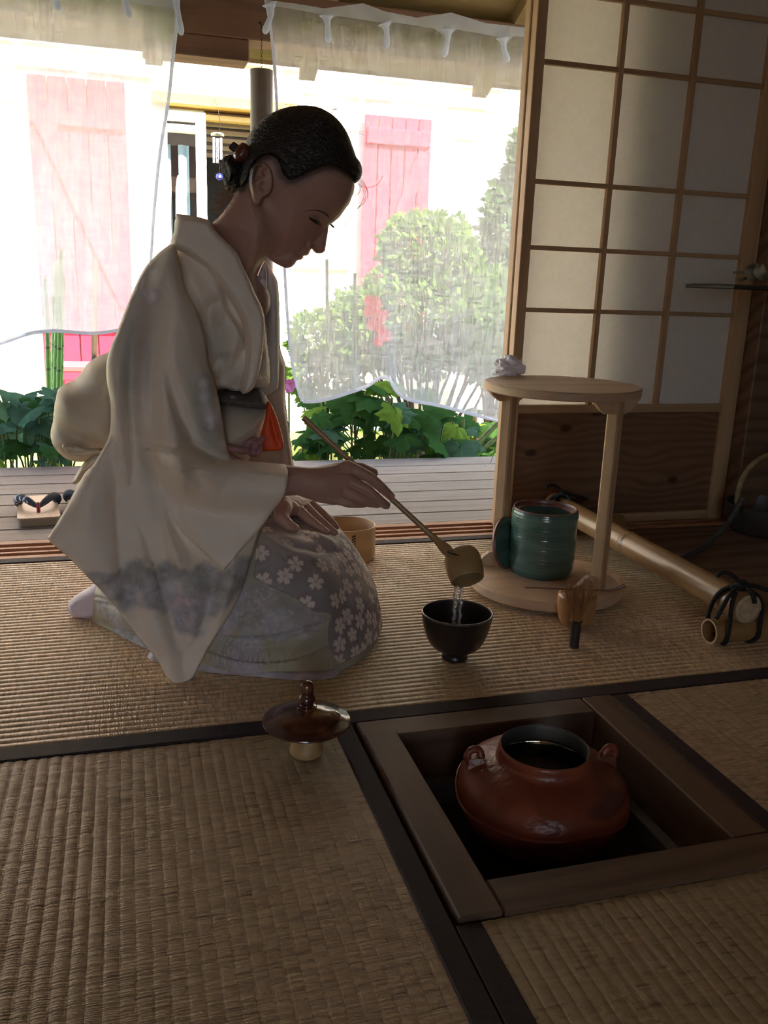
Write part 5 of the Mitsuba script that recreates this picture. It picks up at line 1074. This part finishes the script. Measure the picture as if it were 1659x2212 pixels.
for i, (x, zz) in enumerate(((462.5, 352), (470, 353), (471.5, 346), (478, 345))):
    p = at(x, zz, 5.86 + .02 * (i % 3 - 1)); put(k + '__chime_tube' + (f'_{i:03d}' if i else ''), tube([p, V(p[0], p[1], wc[2] - .02)], .0082, 12), 'steel', 40)
mat('blue_glass', (.03, .05, .55), .08, .8)
mat('white_paint', (.82, .81, .78), .5)
bd = at(474, 382, 5.86)
put(k + '__bead', xf(lathe([(0, -.022)] + [(.022 * math.cos(a), .022 * math.sin(a)) for a in np.linspace(-1.5, 1.5, 16)] + [(0, .022)], 24), bd), 'blue_glass', 60)
put(k + '__bead__eye', xf(trimesh.creation.icosphere(2, .012), bd + V(0, -.012, 0)), 'white_paint', True)
put(k + '__cord', join([tube(spline([wc, V(wc[0], wc[1], wc[2] + .16), V(wc[0] - .01, wc[1] + .03, wc[2] + .20), V(wc[0] - .01, 5.952, wc[2] + .205)], 14), .0018, 5), tube([V(bd[0], wc[1], wc[2]), bd], .0012, 5)]), 'iron_dark', True)
# ------------------------------------------------------------------ the house across the garden
HY = 6.0
k = 'house'; note(k, 'sunlit stone house with pink-red shutters across the garden', 'house')
def hx(px, py): return at(px, py, HY)
ox = [(.30, .94, -.45, hx(450, 232)[2]), (-.485, .095, -.45, 1.70)]       # openings: window and door bay, shuttered door
def wall_piece(x0, x1, z0, z1): return trimesh.creation.box(bounds=[[x0, HY, z0], [x1, HY + .30, z1]])
zt = ox[0][3]
mat('lime_wall', plaster((.82, .80, .76), .6), .9)
put(k + '__wall', join([wall_piece(-4, .30, -.5, 4.6), wall_piece(.94, 6.5, -.5, 4.6), wall_piece(.30, .94, zt, 4.6)]), 'lime_wall')
for nme, c in (('stone_cream', (.82, .77, .68)), ('stone_white', (.85, .83, .79)), ('stone_tan', (.72, .58, .45))): mat(nme, plaster(c, .8), .9)
rs = random.Random(21)
blk = []
for i in range(6):
    p = [(x * (.5 - rs.uniform(0, .06)), y, z * (.5 - rs.uniform(0, .08))) for x in (-1, 1) for y in (0, -.6, -1.) for z in (-1, 1)]
    blk.append([(a * (.93 if b == -1 else 1), b, c * (.9 if b == -1 else 1)) for a, b, c in p])
plys = {}
for i in range(6):
    for m_ in ('stone_cream', 'stone_white', 'stone_tan'): plys[i, m_] = mikit.ply(hull(blk[i]), m_)
n = 0; z = -.44
while z < 2.75 and n < 299:
    hgt = rs.uniform(.12, .21); x = -1.9 + rs.uniform(0, .2)
    while x < 3.2 and n < 299:
        w = rs.uniform(.18, .42)
        clash = any(x + w > a and x < b and z + hgt > c and z < d for a, b, c, d in ((.28, .98, -.5, zt + .16), (-.52, .12, -.5, 1.74), (1.5, 2.08, .1, 1.74)))
        seen = z > 1.45 or x < -.35 or x > 1.0 or z < .25
        if not clash and seen and w > .1:
            i, m_ = rs.randrange(6), rs.choices(('stone_cream', 'stone_white', 'stone_tan'), (.5, .35, .15))[0]
            scene[k + '__stone' + (f'_{n:03d}' if n else '')] = {**plys[i, m_], 'to_world': T().translate([x + w / 2, HY + .01, z + hgt / 2]).scale([w - .02, rs.uniform(.025, .05), hgt - .018])}; n += 1
        x += w
    z += hgt
mat('red_paint', lambda p, n, uv: mi.Color3f(.60, .045, .105) * (.8 + .35 * fbm(p.x * 9, p.z * 3, 0.)), .5)
mat('red_paint_light', (.68, .10, .12), .5)
def shutter(name, x0, x1, z0, z1, y, nb, brace, bars):
    kk = k + '__' + name
    note(kk, 'pink-red plank shutter')
    del labels[kk]
    w = (x1 - x0) / nb
    for i in range(nb): put(kk + '__plank' + (f'_{i:03d}' if i else ''), cbox(x0 + i * w + .003, x0 + (i + 1) * w - .003, y, y + .028, z0, z1, .004), 'red_paint')
    for i, zb_ in enumerate(bars): put(kk + '__batten' + (f'_{i:03d}' if i else ''), cbox(x0 + .015, x1 - .015, y - .026, y, zb_ - .05, zb_ + .05, .005), 'red_paint')
    (ax0, az0), (ax1, az1) = brace
    d = V(ax1 - ax0, az1 - az0); d /= np.linalg.norm(d); s = V(-d[1], d[0]) * .045
    put(kk + '__brace', hull([(p[0] + s[0] * q, yy, p[1] + s[1] * q) for p in ((ax0, az0), (ax1, az1)) for q in (-1, 1) for yy in (y - .024, y - .001)]), 'red_paint')
shutter('shutter', hx(72, 400)[0], hx(278, 400)[0], -.38, hx(150, 170)[2], HY - .045, 5, ((hx(90, 220)[0], 1.48), (hx(270, 500)[0], .42)), (1.50, .30))
shutter('shutter_001', hx(780, 400)[0], hx(922, 400)[0], .05, hx(850, 255)[2], HY - .06, 5, ((hx(912, 310)[0], 1.46), (hx(800, 520)[0], .60)), (1.54, .42))
# window with white frame, curtains and pale chair backs behind the pane
wx0, wx1 = hx(318, 350)[0], hx(447, 350)[0]; wz0, wz1 = -.30, hx(400, 238)[2]
fr = lambda x0, x1, z0, z1, y=HY + .02: cbox(x0, x1, y, y + .06, z0, z1, .004)
xm = hx(425, 350)[0]; za, zb2 = hx(390, 262)[2], hx(390, 284)[2]
put(k + '__window_frame', join([fr(wx0 - .06, wx0, wz0, wz1), fr(xm, wx1, wz0, wz1), fr(wx0, xm, hx(390, 259)[2], wz1), fr(wx0, xm, zb2, hx(390, 267)[2]), fr(wx0, xm, wz0, wz0 + .1)]), 'white_paint')
scene['pane_glass'] = {'type': 'thindielectric', 'int_ior': 1.5}
put(k + '__window_pane', (np.array([[wx0, HY + .05, wz0], [xm, HY + .05, wz0], [xm, HY + .05, wz1], [wx0, HY + .05, wz1]]), np.array([[0, 1, 2], [0, 2, 3]])), 'pane_glass')
mat('blue_curtain', lambda p, n, uv: mi.Color3f(.30, .45, .52) * (.75 + .4 * noise(p.x * 60, 0., 0.)), .8)
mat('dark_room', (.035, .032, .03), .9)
def folds_sheet(x0, x1, z0, z1, y, amp=.012, f=60):
    u, v = np.meshgrid(np.linspace(x0, x1, 50), np.linspace(z0, z1, 6), indexing='ij'); return sheet(np.stack([u, y + amp * np.sin(u * f), v], -1))
put(k + '__window_curtain', folds_sheet(hx(345, 350)[0], hx(372, 350)[0], wz0, 1.42, HY + .14), 'blue_curtain', True); put(k + '__window_curtain_001', folds_sheet(hx(388, 350)[0], hx(412, 350)[0], wz0, 1.42, HY + .13), 'blue_curtain', True)
for i, (xa, xb) in enumerate(((345, 367), (378, 393))):
    a, b = at(xa, 400, HY + .10)[0], at(xb, 400, HY + .10)[0]; zt_ = at(380, 378, HY + .10)[2]; t = np.linspace(0, np.pi, 20); r = (b - a) / 2
    put(k + '__chair_back' + ('_001' if i else ''), xf(extrude([(a, -.3), (b, -.3)] + [(a + r + r * math.cos(x), zt_ - .20 + .20 * math.sin(x)) for x in t], .02), (0, HY + .10, 0), rx=0) if 0 else trimesh.Trimesh(*(lambda m: (m.vertices[:, [0, 2, 1]] + V(0, HY + .085, 0), m.faces[:, ::-1]))(extrude([(a, -.3), (b, -.3)] + [(a + r + r * math.cos(x), zt_ - .20 + .20 * math.sin(x)) for x in t], .02)), process=False), 'white_paint')
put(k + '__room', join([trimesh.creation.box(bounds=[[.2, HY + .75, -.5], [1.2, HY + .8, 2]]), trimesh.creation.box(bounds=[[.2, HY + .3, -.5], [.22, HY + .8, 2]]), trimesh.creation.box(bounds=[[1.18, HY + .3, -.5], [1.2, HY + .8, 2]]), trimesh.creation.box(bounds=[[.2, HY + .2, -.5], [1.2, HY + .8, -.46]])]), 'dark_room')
# porch boards over the dark doorway, yellow lintel
mat('lintel_yellow', wood((.66, .46, .16), (.54, .36, .11), 0, 12), .6)
put(k + '__lintel', cbox(.22, 1.10, HY - .05, HY + .12, hx(450, 234)[2] , hx(450, 208)[2], .006), 'lintel_yellow')
put(k + '__lintel_001', cbox(wx1, .94, HY + .02, HY + .10, hx(500, 262)[2], hx(500, 250)[2], .004), 'lintel_yellow')
mat('porch_board', wood((.36, .28, .19), (.27, .20, .13), 0, 14), .7)
bz_ = [hx(500, y)[2] for y in (238, 252, 268, 283, 298, 313, 328)]
for i in range(6):
    y = HY + .10 + .05 * i; put(k + '__porch_board' + (f'_{i:03d}' if i else ''), cbox(wx1, .96, y, y + .055, bz_[i + 1] + .004, bz_[i + 1] + .03, .003), 'porch_board')
    put(k + '__porch_riser' + (f'_{i:03d}' if i else ''), cbox(wx1, .96, y + .05, y + .06, bz_[i + 1] + .03, bz_[i] + .006, .002), 'porch_board')
# red bench under the shutter
k = 'red_bench'; note(k, 'red painted bench standing before the left shutter', 'bench')
b0, b1 = at(108, 780, 5.5), at(300, 780, 5.5); sz = at(150, 796, 5.5)[2]
put(k + '__seat', join([cbox(b0[0], b1[0], 5.5 + .085 * i, 5.5 + .085 * i + .075, sz - .02, sz + .012, .004) for i in range(4)]), 'red_paint_light')
put(k + '__rail', cbox(b0[0] + .01, b1[0], 5.505, 5.53, sz - .07, sz - .02, .003), 'red_paint')
for i, (x, y) in enumerate(((b0[0] + .01, 5.51), (b0[0] + .01, 5.80), (b1[0] - .06, 5.51), (b1[0] - .06, 5.80))): put(k + '__leg' + (f'_{i:03d}' if i else ''), cbox(x, x + .04, y, y + .04, -.42, sz - .02, .003), 'red_paint')
put(k + '__arm', cbox(b0[0] - .01, b0[0] + .03, 5.5, 5.54, sz, sz + .16, .003), 'red_paint')
# ------------------------------------------------------------------ garden
gx, gy = np.meshgrid(np.linspace(-12, 14, 120), np.linspace(2.9, 8, 60), indexing='ij')
def grass_col(p, n, uv):
    d = smoothstep(3.7, 4.1, p.y + .4 * (fbm(p.x * 2, p.y * 2, 0.) - .5))
    return mix((.085, .065, .045), mix((.16, .27, .045), (.42, .40, .12), fbm(p.x * 7, p.y * 7, 1.)), d)
mat('garden_soil', grass_col, .95)
put('ground', join([sheet(np.stack([gx, gy, -.43 + .03 * meshkit.fbm(np.stack([gx * 2, gy * 2, gx * 0], -1), 3)], -1)), trimesh.creation.box(bounds=[[-30, -30, -.62], [30, 30, -.47]])]), 'garden_soil', True, kind='structure', label='garden soil and grass beyond the deck')
def leaf_mesh(seed, lobes, n=44):
    rs = np.random.RandomState(seed); t = np.linspace(-np.pi * .93, np.pi * .93, n)
    env = .72 + .28 * np.cos(t * .55); r = env * (1 + .20 * np.cos(lobes * t)) * (1 + .05 * np.sin(17 * t) + .03 * rs.normal(size=n)); r *= np.where(np.abs(t) > 2.5, .82, 1)
    rings = []
    for f in (.06, .34, .67, 1.): rings.append(np.stack([f * r * np.cos(t), f * r * np.sin(t), -.34 * (f * r) ** 2 + .06 * f * np.cos(lobes * t) + .03 * np.sin(9 * t) * f * f], -1))
    return sheet(np.array(rings))
for nme, c in (('leaf_mid', (.050, .130, .038)), ('leaf_blue', (.085, .175, .115)), ('leaf_light', (.16, .28, .045))):
    scene[nme] = {'type': 'principledthin', 'base_color': proc((lambda c: lambda p, n, uv: mi.Color3f(c) * (.72 + .5 * fbm(p.x * 45, p.y * 45, p.z * 45)))(c)), 'roughness': .32, 'diff_trans': .75, 'spec_trans': 0., 'eta': 1.4}
LV = {(i, c): mikit.ply(leaf_mesh(i, (5, 7, 5, 3)[i]), c, True) for i in range(4) for c in ('leaf_mid', 'leaf_blue', 'leaf_light')}
mat('stem_green', lambda p, n, uv: mix((.14, .20, .05), (.09, .12, .04), noise(p.x * 90, p.y * 90, p.z * 20)), .5)
mat('stem_brown', (.085, .055, .035), .7)
rs = random.Random(5)
def plant(label, base, tops, name='leafy_plant', group=None):
    k = num(name); note(k, label, 'plant', group); stems = []
    for i, (P, r, yaw, pit, roll, c) in enumerate(tops):
        M = T().translate(P.tolist()).rotate([0, 0, 1], math.degrees(yaw)).rotate([0, 1, 0], math.degrees(pit)).rotate([1, 0, 0], math.degrees(roll)).scale(r)
        scene[k + '__leaf' + (f'_{i:03d}' if i else '')] = {**LV[rs.randrange(4), c], 'to_world': M}
        b = base + V(rs.uniform(-.07, .07), rs.uniform(-.05, .05), 0); md = (P + b) / 2 + V(rs.uniform(-.03, .03), rs.uniform(-.02, .02), .04)
        stems.append(tube(spline([b, md, P], 8), [.0042] * 4 + [.0032] * 4, 5, cap=False))
    put(k + '__stems', join(stems), 'stem_green', True, kind='stuff')
def spray(x0, x1, y0, y1, Y, n, rr, cl, face=-.5):
    out = []
    for i in range(n):
        px, py = rs.uniform(x0, x1), rs.uniform(y0, y1)
        out.append((at(px, py, Y + rs.uniform(-.10, .12)), rs.uniform(*rr), rs.uniform(-2.6, -.5), rs.uniform(-.1, .75), rs.uniform(-.45, .45), rs.choice(cl)))
    return out
LB = ('leaf_blue', 'leaf_blue', 'leaf_mid'); LM = ('leaf_mid', 'leaf_mid', 'leaf_blue', 'leaf_light'); LL = ('leaf_light', 'leaf_light', 'leaf_mid')
G = -.43
specs = [((-20, 60, 850, 960), 3.22, 14, (.050, .075), LB, 'large-leaved plant at the far left edge behind the deck'), ((50, 130, 845, 950), 3.20, 16, (.050, .080), LB, 'bluish large-leaved plant between the left edge and the woman'), ((100, 190, 900, 985), 3.16, 8, (.04, .06), LB, 'low leafy plant beside the drum bow of the kimono'),
         ((-10, 130, 960, 1000), 3.08, 9, (.03, .045), LM, 'low plant along the deck edge at the left'), ((640, 720, 900, 985), 3.16, 11, (.055, .085), LM, 'leafy plant right of the orange silk cloth'), ((655, 700, 860, 930), 3.35, 6, (.045, .07), LL, 'light green plant in the gap below the curtain corner'),
         ((740, 850, 825, 900), 3.22, 10, (.080, .115), LM, 'tall broad-leaved plant below the gathered curtain hem'), ((800, 900, 890, 975), 3.14, 10, (.05, .08), LM, 'shaded broad-leaved plant in the middle of the gap'), ((860, 960, 880, 930), 3.22, 8, (.075, .11), LB, 'bluish broad-leaved plant under the right curtain'),
         ((940, 1010, 930, 980), 3.12, 6, (.06, .085), LB, 'round leaf plant at the right end of the deck edge'), ((980, 1085, 905, 960), 3.30, 9, (.06, .09), LM, 'leafy plant behind the shoji edge'), ((640, 1080, 965, 992), 3.10, 14, (.025, .04), LM, 'low leaves along the right deck edge'),
         ((650, 1090, 840, 950), 3.75, 22, (.05, .08), LL, 'bright leaves standing in the sun farther back at the right'), ((-20, 200, 880, 960), 3.75, 12, (.05, .08), LL, 'bright leaves standing in the sun farther back at the left')]
for (bx0, bx1, by0, by1), Y, n, rr, cl, lab in specs:
    c = at((bx0 + bx1) / 2, 960, Y); plant(lab, V(c[0], Y, G), spray(bx0, bx1, by0, by1, Y, n, rr, cl))
# stalks
mat('horsetail', lambda p, n, uv: mix((.13, .30, .05), (.05, .10, .03), smoothstep(.86, .95, p.z * 12 - dr.floor(p.z * 12))), .4)
def stalk(px0, py0, px1, py1, Y, r, m, lab, cat='plant stalk', g=None):
    k = num('garden_stalk'); p0, p1 = at(px0, py0, Y), at(px1, py1, Y); d = (p0 - p1); p0 = p1 + d * ((G - p1[2]) / d[2]) if abs(d[2]) > .02 else p0
    n = max(3, int((p1[2] - G) / .05)); t = np.linspace(0, 1, n * 3 + 1)
    put(k, tube([p0 + (p1 - p0) * s for s in t], [r * (1.12 if i % 3 == 0 else 1) for i in range(len(t))], 8), m, True, label=lab, cat=cat, group=g)
ORD = ('first', 'second', 'third', 'fourth', 'fifth', 'sixth', 'seventh', 'eighth', 'ninth')
HG = 'jointed green horsetail stalks at the left'
for n_, (x0, x1, y1, Y) in enumerate(sorted(((118, 127, 560, 3.7), (126, 133, 540, 3.6), (131, 136, 600, 3.75), (116, 117, 640, 3.8), (106, 100, 640, 3.65), (110, 97, 600, 3.9), (122, 120, 570, 3.85)))):
    stalk(x0, 860, x1, y1, Y, .0085, 'horsetail', ORD[n_] + ' of the jointed green horsetail stalks, counted from the left', 'horsetail', HG)
stalk(203, 800, 206, 560, 4.2, .012, 'stem_brown', 'dark thin trunk rising before the left shutter', 'trunk')
DG = 'dark straight canes behind the right deck edge'
for n_, (x0, x1, y1) in enumerate(sorted(((697, 697, 780), (787, 788, 850), (846, 846, 860), (832, 834, 880), (974, 979, 905), (1000, 1001, 905), (920, 922, 870), (708, 706, 560), (768, 766, 590)))):
    stalk(x0, 975, x1, y1, 3.3, .0058, 'stem_green', ORD[n_] + ' dark upright cane behind the right deck edge, counted from the left', 'cane', DG)
stalk(1003, 985, 1085, 905, 3.15, .011, 'stem_green', 'thick slanting green stem near the shoji edge', 'stem'); stalk(1022, 990, 1090, 930, 3.2, .009, 'stem_green', 'second slanting green stem nearest the shoji edge', 'stem')
stalk(1027, 960, 1026, 880, 3.35, .009, 'tan_clay', 'cut tan bamboo cane below the right curtain', 'cane')
# shrubs: crowns of many small leaves on branching stems
LQ = np.array([[0, 0, 0], [.5, .32, .05], [1, 0, 0], [.5, -.32, .05]])
def shrub(lab, c, blobs, n, size, m, seed, trunk=True):
    k = num('shrub'); note(k, lab, 'shrub'); rs = np.random.RandomState(seed); V_, F_ = [], []
    for (dx, dy, dz, rx, ry, rz), w in blobs:
        kN = int(n * w); d = rs.normal(size=(kN, 3)); d /= np.linalg.norm(d, axis=1)[:, None]; r = rs.uniform(.55, 1.06, kN) ** .6
        lump = .75 + .5 * meshkit.fbm(d * 2.6 + seed, 3, seed)
        P = np.asarray(c) + V(dx, dy, dz) + d * (r * lump)[:, None] * V(rx, ry, rz)
        a = d + rs.normal(size=(kN, 3)) * .7; a /= np.linalg.norm(a, axis=1)[:, None]; b = np.cross(a, rs.normal(size=(kN, 3))); b /= np.linalg.norm(b, axis=1)[:, None]; nn = np.cross(a, b)
        s = size * rs.uniform(.6, 1.2, kN)
        V_.append((P[:, None] + s[:, None, None] * (LQ[None, :, :1] * a[:, None] + LQ[None, :, 1:2] * b[:, None] + LQ[None, :, 2:] * nn[:, None])).reshape(-1, 3))
    v = np.vstack(V_); i = np.arange(len(v) // 4) * 4; f = np.vstack([np.stack([i, i + 1, i + 2], 1), np.stack([i, i + 2, i + 3], 1)])
    put(k + '__foliage', (v, f), m, False, kind='stuff')
    br = []
    for (dx, dy, dz, rx, ry, rz), w in blobs:
        for _ in range(7):
            e = np.asarray(c) + V(dx, dy, dz) + rs.normal(size=3) * V(rx, ry, rz) * .45; b = V(c[0], c[1], G)
            br.append(tube(spline([b, (b + e) / 2 + rs.normal(size=3) * .04, e], 10), np.linspace(.011, .003, 10), 6))
    put(k + '__branches', join(br), 'stem_brown', True)
for nme, c in (('shrub_leaf', (.13, .24, .06)), ('conifer_leaf', (.075, .15, .06))):
    scene[nme] = {'type': 'principledthin', 'base_color': {'type': 'rgb', 'value': list(c)}, 'roughness': .5, 'diff_trans': .7, 'spec_trans': 0., 'eta': 1.4}
c = at(930, 700, 4.35)
shrub('rounded bright green shrub seen through the right curtain', c, [((0, 0, .02, .42, .34, .27), 1.), ((-.02, .02, .36, .24, .22, .17), .45), ((-.34, .05, -.05, .20, .22, .20), .35), ((.30, .0, .05, .22, .22, .24), .35)], 7000, .045, 'shrub_leaf', 2)
c = at(1085, 520, 5.1)
shrub('dark pointed conifer at the right edge of the curtain', c, [((.10, 0, -.45, .40, .35, .45), .9), ((.14, 0, 0., .26, .22, .40), .6), ((.16, 0, .38, .14, .13, .30), .3)], 6000, .06, 'conifer_leaf', 5)
c = at(690, 735, 5.0)
shrub('small loose shrub left of the rounded shrub', c, [((0, 0, 0, .17, .16, .16), .5), ((.02, 0, -.22, .2, .18, .14), .5)], 2600, .045, 'shrub_leaf', 8)
# flowers
mat('petal_red', (.75, .02, .02), .6); mat('petal_pink', (.72, .22, .50), .6)
def blossom(c, r, m, key, seed):
    rs = np.random.RandomState(seed); ps = []
    for i in range(6):
        a = i * 1.047 + rs.uniform(-.2, .2); t, u = np.meshgrid(np.linspace(0, 1, 5), np.linspace(-1, 1, 5), indexing='ij'); w = r * .42 * np.sin(np.pi * (t * .85 + .1))
        x = r * t; y = w * u; z = r * (.55 * t - .35 * t * t) + .1 * r * u * u
        ps.append(sheet(np.stack([np.asarray(c)[0] + x * math.cos(a) - y * math.sin(a), np.asarray(c)[1] - z * .9 - .2 * r, np.asarray(c)[2] + x * math.sin(a) + y * math.cos(a)], -1)))
    put(key, join(ps), m, True)
k = 'red_flowers'; note(k, 'stem with red blossoms seen through the right curtain', 'flowers')
pts = [(797, 650), (806, 668), (815, 690), (822, 712), (803, 700), (812, 655), (826, 680), (795, 672), (818, 735), (832, 725)]
for i, (x, y) in enumerate(pts): blossom(at(x, y, 3.9), .030, 'petal_red', k + '__blossom' + (f'_{i:03d}' if i else ''), i)
st_ = [tube(spline([V(at(812, 900, 3.9)[0], 3.92, G), at(808, 800, 3.92), at(812, 655, 3.91)], 12), .005, 6), tube(spline([at(812, 760, 3.92), at(828, 720, 3.91)], 2) if 0 else [at(812, 760, 3.92), at(830, 720, 3.91)], .004, 6)]
put(k + '__stem', join(st_), 'stem_green', True)
k = 'pink_flower'; note(k, 'pink blossom between the woman and the right curtain', 'flower')
blossom(at(624, 832, 3.6), .032, 'petal_pink', k + '__blossom', 30)
put(k + '__stem', tube([at(624, 832, 3.61), V(at(626, 900, 3.61)[0], 3.61, G)], .004, 6), 'stem_green', True)
